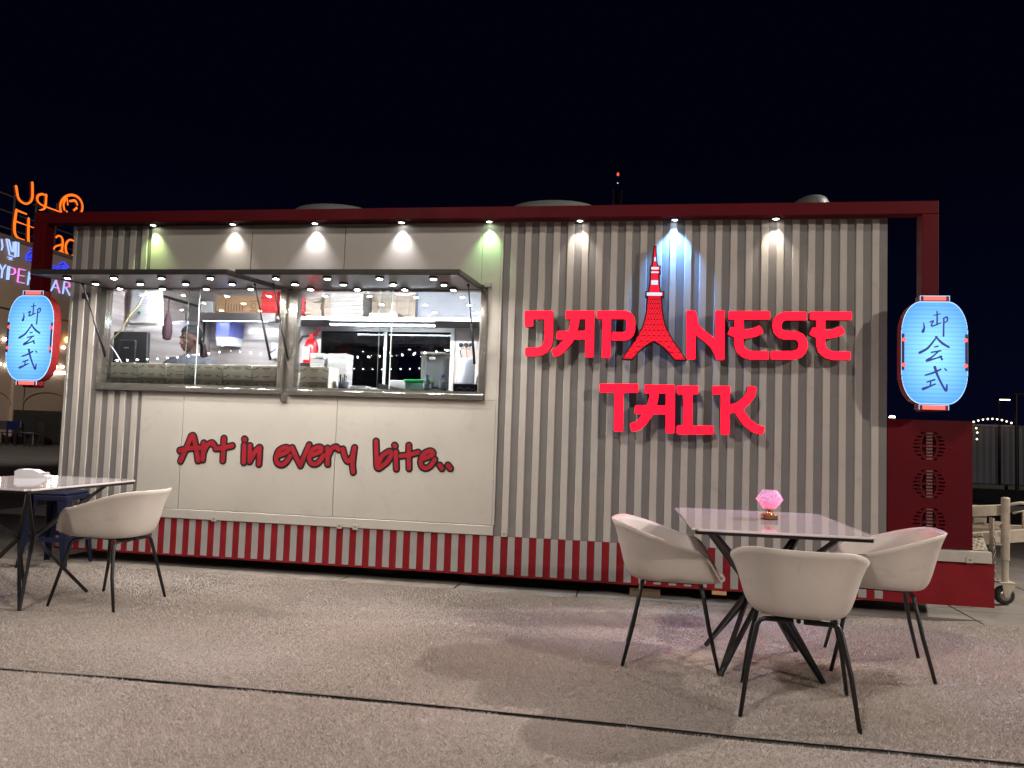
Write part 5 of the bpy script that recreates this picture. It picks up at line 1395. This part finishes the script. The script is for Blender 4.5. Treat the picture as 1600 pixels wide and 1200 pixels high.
# ================================================================== TABLES AND CHAIRS
def shell_mesh():
    nu, nv = 72, 22
    V = []
    for i in range(nu):
        p = 2 * math.pi * i / nu            # 0 = front (+y), pi = back
        c, s_ = math.cos(p), math.sin(p)
        back = (1 - c) / 2                  # 0 front .. 1 back
        ad = min(p, 2 * math.pi - p)        # angle from the front
        arm = min(1.0, max(0.0, (ad - math.radians(30)) / math.radians(38)))
        arm = arm * arm * (3 - 2 * arm)
        rise = min(1.0, max(0.0, (ad - math.radians(58)) / math.radians(92)))
        rise = rise * rise * (3 - 2 * rise)
        h = 0.012 + arm * 0.176 + rise * 0.125
        # plan outlines (superellipse)
        def outl(ax, yf, yb, e):
            k = (abs(s_) ** e + abs(c) ** e) ** (-1 / e)
            return (ax * s_ * k, (yf if c > 0 else yb) * c * k)
        pan = outl(0.182, 0.255, 0.205, 2.8)
        rim = outl(0.290, 0.275 + 0.02 * arm, 0.325, 2.5)
        for j in range(nv):
            t = j / (nv - 1)
            if t < 0.36:
                q = t / 0.36
                x, y = pan[0] * q, pan[1] * q
                z = 0.447 - 0.016 * (1 - q * q) + 0.004 * q
            else:
                q = (t - 0.36) / 0.64
                # cubic curve pan -> rim: round foot, steep wall, lip curling outwards
                a1, a2, a3 = 3 * q * (1 - q) ** 2, 3 * q * q * (1 - q), q ** 3
                f = 0.50 * a1 + 0.52 * a2 + a3
                gz = 0.02 * a1 + 0.62 * a2 + a3
                x = pan[0] + (rim[0] - pan[0]) * f
                y = pan[1] + (rim[1] - pan[1]) * f
                z = 0.451 + h * gz
            V.append((x, y, z * 0.945))
    F = []
    for i in range(nu):
        for j in range(nv - 1):
            a = i * nv + j; b = ((i + 1) % nu) * nv + j
            F.append((a, b, b + 1, a + 1))
    me = bpy.data.meshes.new('shell')
    me.from_pydata(V, [], F)
    bm = bmesh.new(); bm.from_mesh(me)
    bmesh.ops.remove_doubles(bm, verts=bm.verts, dist=1e-5)
    bmesh.ops.recalc_face_normals(bm, faces=bm.faces)
    # thicken
    n0 = list(bm.verts)
    bm.normal_update()
    if sum(f.normal.z for f in bm.faces) > 0:
        for f in bm.faces: f.normal_flip()
    bmesh.ops.solidify(bm, geom=bm.faces[:], thickness=0.007)
    bmesh.ops.recalc_face_normals(bm, faces=bm.faces)
    bm.to_mesh(me); bm.free()
    me.materials.append(SHELL)
    me.polygons.foreach_set('use_smooth', [True] * len(me.polygons))
    return me
SHM = shell_mesh()
LEGM = []
for sx_ in (-1, 1):
    for sy_ in (-1, 1):
        pts = [(sx_ * 0.02, sy_ * 0.15, 0.402), (sx_ * 0.135, sy_ * 0.15, 0.402), (sx_ * 0.155, sy_ * 0.153, 0.395), (sx_ * 0.168, sy_ * 0.157, 0.375), (sx_ * 0.205, sy_ * 0.19, 0.20), (sx_ * 0.232, sy_ * 0.238, 0.0)]
        LEGM.append(MB().tube(pts, [0.011, 0.011, 0.011, 0.011, 0.0105, 0.009], 12).mesh('leg', [BLACK], True))
BARM = MB().tube([(0, -0.15, 0.402), (0, 0.15, 0.402)], 0.010, 10).box(-0.09, 0.09, -0.12, 0.12, 0.404, 0.411).mesh('seat_frame', [BLACK])
CH = 'pale tub chairs at the outdoor tables'
def chair(loc, face_deg, label):
    """face_deg: direction the sitter looks, measured from +X"""
    e = empty('tub_chair', (loc[0], loc[1], 0.006), math.radians(face_deg - 90))
    tag(e, label, 'chair', CH)
    link('shell', SHM, e)
    for m in LEGM:
        link('leg', m, e)
    link('seat_frame', BARM, e)
    return e
chair((0.752, -2.06), 81, 'pale tub chair nearest the viewer with its back turned, in front of the right table')
chair((0.235, -1.46), -3, 'pale tub chair on the left side of the table with the pink lamp')
chair((1.315, -1.30), 170, 'pale tub chair on the right side of the pink lamp table, near the red cover')
chair((-3.265, -1.20), 176, 'pale tub chair right of the left table, standing before the striped skirt')
chair((-4.47, -1.25), 8, 'pale tub chair half out of the frame at the far left table')

def table(loc, w, d, label, rz=0.0):
    e = empty('dining_table', (loc[0], loc[1], 0.006), rz)
    tag(e, label, 'table', 'square tables with black spider legs')
    bm = bmesh.new()
    bmesh.ops.create_cube(bm, size=1.0)
    for v in bm.verts:
        v.co = Vector((v.co.x * w, v.co.y * d, 0.738 + v.co.z * 0.012))
    ve = [e_ for e_ in bm.edges if abs(e_.verts[0].co.z - e_.verts[1].co.z) > 0.005]
    bmesh.ops.bevel(bm, geom=ve, offset=0.025, segments=5, affect='EDGES')
    he = [e_ for e_ in bm.edges if abs(e_.verts[0].co.z - e_.verts[1].co.z) < 1e-6 and len(e_.link_faces) == 2 and e_.calc_face_angle(0) > 1.0]
    bmesh.ops.bevel(bm, geom=he, offset=0.003, segments=2, affect='EDGES')
    me = bpy.data.meshes.new('table_top'); bm.to_mesh(me); bm.free()
    me.materials.append(TOP)
    link('table_top', me, e)
    MB().box(-w / 2 + 0.015, w / 2 - 0.015, -d / 2 + 0.015, d / 2 - 0.015, 0.716, 0.7315).build('under_board', BLACK, e)
    tx, ty, fx_, fy = 0.30, 0.33, 0.245, 0.275
    zw = 0.385
    nodes = [(0.055, 0), (0, 0.055), (-0.055, 0), (0, -0.055)]
    for (sx_, sy_), (i, j) in zip(((1, 1), (-1, 1), (-1, -1), (1, -1)), ((0, 1), (1, 2), (2, 3), (3, 0))):
        for q in (i, j):
            MB().obox((nodes[q][0], nodes[q][1], zw), (sx_ * fx_, sy_ * fy, 0.002), 0.019, 0.019).build('leg_bar', BLACK, e)
            MB().obox((nodes[q][0], nodes[q][1], zw), (sx_ * tx, sy_ * ty, 0.714), 0.019, 0.019).build('leg_bar', BLACK, e)
    return e
table((0.70, -1.445), 0.83, 1.02, 'pale glossy square table with black spider legs and a pink lamp on it', math.radians(1.5))
table((-3.82, -1.275), 0.86, 0.94, 'pale glossy table at the left edge with a napkin holder on it', math.radians(-2))

# crystal lamp
cl = empty('crystal_lamp', (0.748, -1.375, 0.7505))
tag(cl, 'pink glowing faceted crystal lamp on a gold base on the right table', 'table lamp')
GOLD = mat('gold_metal', (0.62, 0.36, 0.14), 0.22, 1.0)
smooth_by_angle(MB().lathe([(0.044, 0.0), (0.044, 0.006), (0.044, 0.024), (0.040, 0.028), (0.016, 0.030), (0.011, 0.036), (0.011, 0.046), (0.020, 0.052), (0.022, 0.056)], (0, 0, 0), 26, mis=[1, 0, 0, 0, 0, 0, 0, 0]).build('base', [GOLD, BLACKP], cl))
def crystal_mat():
    m = bpy.data.materials.new('pink_crystal'); m.use_nodes = True
    nt = m.node_tree; b = nt.nodes['Principled BSDF']
    b.inputs['Roughness'].default_value = 0.12; b.inputs['Coat Weight'].default_value = 0.6
    b.inputs['Base Color'].default_value = (0.5, 0.2, 0.35, 1)
    t = nt.nodes.new('ShaderNodeTexCoord'); v = nt.nodes.new('ShaderNodeTexVoronoi'); v.inputs['Scale'].default_value = 95
    nt.links.new(t.outputs['Object'], v.inputs['Vector'])
    s2 = nt.nodes.new('ShaderNodeSeparateXYZ'); nt.links.new(t.outputs['Object'], s2.inputs[0])
    r = nt.nodes.new('ShaderNodeValToRGB')
    r.color_ramp.elements[0].position = 0.40; r.color_ramp.elements[0].color = (0.95, 0.12, 0.30, 1)
    r.color_ramp.elements[1].position = 0.62; r.color_ramp.elements[1].color = (0.66, 0.33, 0.58, 1)
    mr = nt.nodes.new('ShaderNodeMapRange'); mr.inputs['From Min'].default_value = 0.0; mr.inputs['From Max'].default_value = 0.20
    nt.links.new(s2.outputs['Z'], mr.inputs['Value']); nt.links.new(mr.outputs[0], r.inputs[0])
    mr2 = nt.nodes.new('ShaderNodeMapRange'); mr2.inputs['From Max'].default_value = 0.8; mr2.inputs['To Min'].default_value = 1.25; mr2.inputs['To Max'].default_value = 0.45
    nt.links.new(v.outputs['Distance'], mr2.inputs['Value'])
    vm_ = nt.nodes.new('ShaderNodeVectorMath'); vm_.operation = 'SCALE'
    nt.links.new(r.outputs[0], vm_.inputs[0]); nt.links.new(mr2.outputs[0], vm_.inputs['Scale'])
    nt.links.new(vm_.outputs[0], b.inputs['Emission Color']); b.inputs['Emission Strength'].default_value = 0.95
    return m
mb = MB()
n = 10
lv = [(0.034, 0.057), (0.056, 0.085), (0.073, 0.106), (0.056, 0.134), (0.038, 0.156)]
for i, (r, z) in enumerate(lv):
    for k in range(n):
        a = 2 * math.pi * (k + (0.5 if i % 2 else 0)) / n
        mb.v.append((r * math.cos(a), r * math.sin(a), z))
for i in range(len(lv) - 1):
    for k in range(n):
        a = i * n + k; b = i * n + (k + 1) % n; c = a + n; d = b + n
        if i % 2 == 0:
            mb.f += [(a, b, c), (b, d, c)]
        else:
            mb.f += [(a, d, c), (a, b, d)]
        mb.m += [0, 0]
mb.f += [tuple(reversed(range(n))), tuple(range((len(lv) - 1) * n, len(lv) * n))]; mb.m += [0, 0]
mb.build('crystal_shade', crystal_mat(), cl)

# napkin holder
nh = empty('napkin_holder', (-4.01, -1.03, 0.7505), math.radians(18))
tag(nh, 'white wedge shaped napkin holder on the left table', 'napkin holder')
mb = MB()
P = [(-0.10, 0.0), (0.10, 0.0), (0.105, 0.012), (0.015, 0.055), (-0.075, 0.058), (-0.10, 0.045)]
mb.add([(x, y, z) for y in (-0.045, 0.045) for x, z in P], [tuple(range(6)), tuple(range(11, 5, -1))] + [((k + 1) % 6, k, k + 6, (k + 1) % 6 + 6) for k in range(6)])
mb.build('holder', PLASTICW, nh)
MB().box(0.020, 0.085, -0.038, 0.038, 0.030, 0.036).build('napkin', WHITE, nh)

# blue stool behind the left table
sto = empty('metal_stool', (-4.45, -0.24, 0.004), math.radians(8))
tag(sto, 'dark blue metal stool behind the left table', 'stool')
BLUE = mat('blue_metal', (0.003, 0.006, 0.030), 0.6, 0.0, var=0.2, scale=8)
MB().box(-0.15, 0.15, -0.15, 0.15, 0.555, 0.580, c=0.012).box(-0.155, 0.155, -0.155, 0.155, 0.515, 0.554, c=0.006).build('seat', BLUE, sto)
for sx_ in (-1, 1):
    for sy_ in (-1, 1):
        lg = MB(); a = (sx_ * 0.150, sy_ * 0.150); b = (sx_ * 0.190, sy_ * 0.190)
        vs = []
        for (cx_, cy_), z, w in ((a, 0.514, 0.075), (b, 0.0, 0.030)):
            vs += [(cx_, cy_, z), (cx_ - sx_ * w, cy_, z), (cx_ - sx_ * w, cy_ - sy_ * 0.006, z), (cx_ - sx_ * 0.006, cy_ - sy_ * 0.006, z), (cx_ - sx_ * 0.006, cy_ - sy_ * w, z), (cx_, cy_ - sy_ * w, z)]
        lg.add(vs, [(k, (k + 1) % 6, (k + 1) % 6 + 6, k + 6) for k in range(6)] + [(0, 1, 2, 3), (0, 3, 4, 5), (6, 9, 8, 7), (6, 11, 10, 9)])
        lg.build('leg', BLUE, sto)
for a, b in (((-0.172, -0.172), (0.172, -0.172)), ((0.172, -0.172), (0.172, 0.172)), ((0.172, 0.172), (-0.172, 0.172)), ((-0.172, 0.172), (-0.172, -0.172))):
    MB().obox((*a, 0.22), (*b, 0.22), 0.004, 0.035).build('foot_rail', BLUE, sto)

# ================================================================== BACKGROUND LEFT: mall
ML = empty('mall_building', (-24, 20, 0))
tag(ML, 'brown mall building at the far left, dark against the night sky', 'building')
MW = mat('mall_render', (0.24, 0.19, 0.155), 0.8, var=0.12, scale=0.4)
def mp_(name, x0, x1, y0, y1, z0, z1, m, c=0.0):
    return MB().box(x0 + 24, x1 + 24, y0 - 20, y1 - 20, z0, z1, c=c).build(name, m, ML)
mp_('wall', -40, -24, -4, 70, -0.01, 7.85, MW)
mp_('parapet', -40.1, -23.9, -4.1, 70.1, 7.851, 8.0, mat('mall_parapet', (0.10, 0.085, 0.075), 0.7))
for y in np.arange(11.0, 40, 3.2):
    mp_('pilaster', -23.999, -23.86, y, y + 0.5, 0.0, 5.2, MW)
    arch_ = MB()
    for k in range(12):
        a0 = math.pi * k / 12; a1 = math.pi * (k + 1) / 12
        c_ = y + 0.5 + 1.35; R_ = 1.3
        arch_.obox((0.06, c_ - 20 + R_ * math.cos(a0), 1.5 + R_ * 0.45 * math.sin(a0)), (0.06, c_ - 20 + R_ * math.cos(a1), 1.5 + R_ * 0.45 * math.sin(a1)), 0.05, 0.04, up=(1, 0, 0))
    arch_.build('arch_moulding', MW, ML)
mp_('cornice', -23.999, -23.80, -4, 70, 5.201, 5.40, MW)
WL = emit('wall_bulb_glow', (1.0, 0.90, 0.76), 26.0)
AM = emit('amber_bulb_glow', (1.0, 0.42, 0.08), 12.0)
bul = MB().ball((0, 0, 0), 0.055, 10).mesh('wall_bulb', [WL])
for y, z, am in ((19.2, 3.95, 0), (20.07, 3.99, 0), (19.9, 3.02, 0), (20.25, 3.0, 0), (22.78, 3.16, 0), (23.14, 3.19, 0), (22.45, 2.90, 0), (22.75, 2.91, 0), (23.0, 2.92, 0), (23.27, 2.93, 0), (23.14, 4.01, 0), (23.33, 4.36, 1), (24.4, 3.1, 0), (25.6, 3.1, 0), (27, 3.1, 0), (18.1, 3.1, 0), (17.0, 3.1, 0)):
    if am:
        MB().ball((0.09, y - 20, z), 0.13, 12).build('wall_bulb', AM, ML, True)
    else:
        link('wall_bulb', bul, ML, (0.09, y - 20, z))
OR = emit('orange_sign_glow', (1.0, 0.16, 0.012), 1.25)
RS = empty('rooftop_sign', (-24, 20, 8.0))
tag(RS, 'orange glowing rooftop letters and round emblem above the mall at the far left', 'sign')
ODK = mat('orange_return', (0.2, 0.03, 0.01), 0.5)
for n, l in MALL_ORANGE:
    stroke_solid([(f, [(a - 20, b - 8, r) for a, b, r in q]) for f, q in l], SIDE, 0.02, -0.05, 0.024, mf=0, ms=1).build('round_emblem' if n == 'emblem' else 'letter', [OR, ODK], RS)
fr_ = MB()
FR = mat('sign_frame', (0.045, 0.045, 0.045), 0.6)
for y in np.arange(18.2, 26.5, 1.1):
    fr_.obox((-0.25, y - 20, 0.0), (-0.25, y - 20, 2.1), 0.05, 0.05)
for z in (0.35, 1.0, 1.65):
    fr_.obox((-0.25, -1.9, z), (-0.25, 6.6, z), 0.05, 0.05)
fr_.build('support_frame', FR, RS)
NS = empty('neon_sign', (-24, 20, 6.0))
tag(NS, 'blue, white and pink neon lettering on the mall wall, reading in Arabic and HYPERMARKET', 'sign')
for gname, lst, c_, s_ in (('b', NEON_BLUE, (0.030, 0.055, 1.0), 1.2), ('w', NEON_WHITE, (0.36, 0.52, 1.0), 1.0), ('p', NEON_PINK, (0.85, 0.28, 0.85), 0.85)):
    m_ = emit('neon_' + gname, c_, s_)
    for n, l in lst:
        stroke_solid([(f, [(a - 20, b - 6, r * 0.68) for a, b, r in q]) for f, q in l], SIDE, 0.10, 0.04, 0.012, curved=False).build('neon_letter', m_, NS)
# dark cabinet, shrub and cafe chairs by the mall
cbn = empty('dark_cabinet', (-22.4, 20.8, -0.012))
tag(cbn, 'black cabinet standing on the ground before the mall, left of the trailer', 'cabinet')
MB().box(-1.15, 0.95, -0.5, 0.5, 0.08, 1.30, c=0.02).build('case', mat('cabinet_black', (0.003, 0.003, 0.004), 0.7), cbn)
MB().box(-1.05, 0.85, -0.45, 0.45, 0.0, 0.079).build('plinth', BLACK, cbn)
MB().box(-1.0, -0.12, -0.515, -0.501, 0.15, 1.22).build('door', mat('cabinet_black', (0, 0, 0)), cbn); MB().box(-0.08, 0.80, -0.515, -0.501, 0.15, 1.22).build('door', BLACK, cbn)
sh = empty('dark_shrub', (-20.9, 21.0, -0.012))
tag(sh, 'dark leafy shrub beside the black cabinet, against the trailer edge', 'shrub')
MB().tube([(0, 0, 0), (0.05, 0, 0.8), (0, 0.05, 1.6)], [0.06, 0.05, 0.02], 8).build('trunk', mat('bark', (0.06, 0.045, 0.03), 0.9), sh)
lf = MB()
for k in range(1500):
    a = random.uniform(0, 6.28); u = random.uniform(-1, 1); r = random.random() ** 0.4
    c_ = Vector((0.62 * r * math.cos(a) * math.sqrt(1 - u * u), 0.62 * r * math.sin(a) * math.sqrt(1 - u * u), 1.35 + 1.05 * r * u))
    d = Vector((random.uniform(-1, 1), random.uniform(-1, 1), random.uniform(-1, 1))).normalized() * 0.09
    e_ = d.cross(Vector((random.uniform(-1, 1), random.uniform(-1, 1), random.uniform(-1, 1)))).normalized() * 0.03
    lf.add([c_ - d, c_ + e_, c_ + d, c_ - e_], [(0, 1, 2, 3)])
lf.build('crown', mat('dark_leaf', (0.03, 0.05, 0.025), 0.6, var=0.4, scale=4), sh)
def cafe_chair(loc, rz, label, m):
    e = empty('cafe_chair', loc, rz)
    tag(e, label, 'chair', 'dark cafe chairs by the mall')
    MB().box(-0.22, 0.22, -0.22, 0.22, 0.44, 0.47).build('seat', m, e)
    MB().box(-0.22, 0.22, 0.20, 0.23, 0.55, 0.88).build('backrest', m, e)
    for sx_ in (-1, 1):
        for sy_ in (-1, 1):
            MB().box(sx_ * 0.2 - 0.018, sx_ * 0.2 + 0.018, sy_ * 0.2 - 0.018, sy_ * 0.2 + 0.018, 0, 0.439 if sy_ < 0 else 0.549).build('leg', BLACK, e)
for i, (x, y, rz) in enumerate(((-22.9, 19.0, 0.3), (-22.1, 18.9, 1.4), (-21.2, 18.7, -0.4), (-22.6, 20.0, 2.2))):
    cafe_chair((x, y, -0.012), rz, ['dark cafe chair at the left end of the row by the mall', 'dark cafe chair second from the left by the mall', 'dark cafe chair third from the left by the mall', 'blue seated cafe chair behind the row, nearest the mall wall'][i], mat('cafe_blue', (0.004, 0.008, 0.05), 0.5) if i in (1, 3) else BLACKP)

# ================================================================== BACKGROUND RIGHT: hoarding, string lights, lamp posts, kerb
HF = empty('site_fence', (16, 17.3, -0.012))
tag(HF, 'grey corrugated fence across the road at the far right', 'fence')
FM = mat('fence_sheet', (0.22, 0.22, 0.25), 0.6, 0.2, var=0.15, scale=1.0)
sheet = MB()
nn = 24
for k in range(nn):
    x0 = 2.0 * k / nn; x1 = 2.0 * (k + 1) / nn
    y0 = 0.025 if k % 2 else 0.0; y1 = 0.0 if k % 2 else 0.025
    sheet.add([(x0, y0, 0.12), (x1, y1, 0.12), (x1, y1, 1.74), (x0, y0, 1.74), (x0, y0 + 0.004, 0.12), (x1, y1 + 0.004, 0.12), (x1, y1 + 0.004, 1.74), (x0, y0 + 0.004, 1.74)], [(0, 1, 2, 3), (7, 6, 5, 4), (3, 2, 6, 7), (0, 4, 5, 1)])
sheetm = sheet.mesh('fence_panel', [FM])
for i in range(14):
    link('fence_panel', sheetm, HF, (-10 + 2.02 * i, 0, 0))
    MB().box(-10.02 + 2.02 * i, -9.98 + 2.02 * i, 0.035, 0.085, 0, 1.80).build('fence_post', BLACK, HF)
MB().box(-10, 18.2, -0.03, -0.005, 1.70, 1.76).build('top_rail', FM, HF)
MB().box(-10, 18.2, -0.35, 0.4, 0.0, 0.11).build('fence_kerb', mat('kerb_concrete', (0.22, 0.21, 0.19), 0.8, var=0.2, scale=2), HF)
FS = empty('string_lights', (9.8, 17.1, 1.76))
tag(FS, 'string of small warm bulbs along the top of the far right fence', 'string lights')
pts = [(-0.55 + 0.12 * k, 0, 0.03 + 0.14 * math.sin(math.pi * min(1, k / 10.0))) for k in range(11)] + [(0.75, 0, -0.02), (1.3, 0, -0.02)]
MB().tube(pts, 0.006, 6).tube([(-0.38, 0, 0.06), (-0.34, -0.02, -0.25), (-0.36, -0.02, -0.55)], 0.006, 6).build('wire', BLACKP, FS)
BG_ = emit('string_bulb_glow', (1.0, 0.72, 0.48), 3.5)
bb = MB().ball((0, 0, 0), 0.026, 8).mesh('bulb', [BG_])
for p in pts[:11] + [(-0.37, -0.02, -0.10), (-0.35, -0.03, -0.22), (-0.36, -0.03, -0.40)]:
    link('bulb', bb, FS, (p[0], p[1] - 0.02, p[2] - 0.03))
pl_ = empty('dark_post', (10.15, 16.4, -0.012))
tag(pl_, 'slim dark post in front of the far right fence', 'post')
MB().tube([(0, 0, 0), (0, 0, 2.55)], 0.045, 10).build('pole', BLACK, pl_); MB().box(-0.08, 0.28, -0.05, 0.05, 2.551, 2.60).build('head', BLACK, pl_)
MB().box(-0.1, 0.1, -0.1, 0.1, 0.0, 0.02).build('foot_plate', BLACK, pl_)
lpst = empty('street_lamp', (22.3, 45, -0.012))
tag(lpst, 'lit street lamp far beyond the right fence', 'street lamp')
MB().tube([(0, 0, 0), (0, 0, 4.0)], [0.09, 0.06], 10).build('pole', BLACK, lpst)
MB().box(-0.15, 0.65, -0.15, 0.15, 4.0, 4.1).build('head', BLACK, lpst)
MB().box(0.05, 0.6, -0.12, 0.12, 3.96, 3.999).build('lens', emit('street_lamp_glow', (1.0, 0.78, 0.5), 8.0), lpst)
rk = MB().box(4.0, 60, 9.2, 9.35, -0.012, 0.11, c=0.02)
tag(rk.build('kerb', mat('kerb_concrete', (0, 0, 0))), kind='structure')

# far mast with a red obstruction light
ms = empty('telecom_mast', (-0.88, 30, -0.012))
tag(ms, 'dark telecom mast with a red lamp showing above the trailer roof', 'mast')
mb = MB()
for sx_, sy_ in ((-1, -1), (1, -1), (1, 1), (-1, 1)):
    mb.obox((sx_ * 0.30, sy_ * 0.30, 0), (sx_ * 0.12, sy_ * 0.12, 12.6), 0.06, 0.06)
for k in range(16):
    z0 = k * 0.79; z1 = z0 + 0.79; a0 = 0.30 - 0.18 * z0 / 12.6; a1 = 0.30 - 0.18 * z1 / 12.6
    for sy_ in (-1, 1):
        mb.obox((-a0, sy_ * a0, z0), (a1, sy_ * a1, z1), 0.03, 0.03); mb.obox((a0, sy_ * a0, z0), (-a1, sy_ * a1, z1), 0.03, 0.03)
MGR = mat('mast_steel', (0.12, 0.11, 0.11), 0.5, 0.5)
mb.build('lattice_tower', MGR, ms)
for sx_ in (-1, 1):
    MB().box(sx_ * 0.19 - 0.05, sx_ * 0.19 + 0.05, -0.22, -0.12, 11.9, 12.62, c=0.01).build('antenna_panel', mat('antenna_grey', (0.5, 0.5, 0.52), 0.5), ms)
MB().tube([(0, 0, 12.6), (0, 0, 13.35)], 0.035, 8).build('spike', MGR, ms)
MB().ball((0, -0.06, 12.98), 0.028, 8).build('spike_highlight', emit('highlight_glow', (0.7, 0.85, 1.0), 1.2), ms)  # added glowing bead that stands for a pale highlight on the mast
MB().ball((0, 0, 13.42), (0.06, 0.06, 0.10), 10).build('red_lamp', emit('obstruction_red', (1.0, 0.12, 0.08), 1.0), ms)

# unseen masts for the flood lights; the fill and mall masts are added
for loc, aim, lab in ((KEY_LOC, Vector((-1.2, -0.6, 0.9)), 'tall car park floodlight mast to the right of the viewer'), (FILL_LOC, Vector((-1.2, -1.0, 1.0)), 'added floodlight mast behind the viewer, for the fill light'), (SIDE_LOC, Vector((-0.2, -2.0, 0.0)), 'tall floodlight mast to the right of the trailer drawbar'), (MALL_LOC, Vector((-24.0, 21.0, 4.5)), 'added floodlight mast left of the trailer, to brighten the mall')):
    f_ = empty('unseen_flood_mast', (loc.x, loc.y, -0.012))
    tag(f_, lab, 'floodlight', 'car park floodlights')
    d = (aim - loc).normalized()
    base = loc - d * 0.25
    MB().tube([(base.x - loc.x, base.y - loc.y, 0), (base.x - loc.x, base.y - loc.y, loc.z - 0.05)], [0.09, 0.06], 12).build('pole', mat('mast_steel', (0, 0, 0)), f_)
    c0 = base - Vector((loc.x, loc.y, 0)); c1 = loc - d * 0.06 - Vector((loc.x, loc.y, 0))
    MB().obox(c0, c1, 0.36, 0.30).build('lamp_head', BLACK, f_)

# string of bulbs over the square behind the viewer; the serving windows mirror it
FB = empty('festoon_string', (-7.0, -15.0, 3.2))
tag(FB, 'long string of small round bulbs hung behind the viewer, mirrored in the serving windows', 'string lights')
bb2 = MB().ball((0, 0, 0), 0.030, 8).mesh('bulb', [emit('festoon_glow', (1.0, 0.92, 0.82), 60.0)])
fp = []
for k in range(64):
    x = -12.0 + 0.33 * k
    z = -0.25 + 0.5 * (((k % 22) - 11) / 11.0) ** 2 * 0.5 + 0.010 * (k - 20)
    fp.append((x, 0, z + 0.045)); link('bulb', bb2, FB, (x, 0, z))
MB().tube(fp, 0.006, 6).build('cable', BLACKP, FB)
for x in (fp[0][0], fp[22][0], fp[44][0], fp[63][0]):
    MB().tube([(x, 0.05, -3.212), (x, 0.05, 0.75)], 0.03, 10).build('post', BLACK, FB)
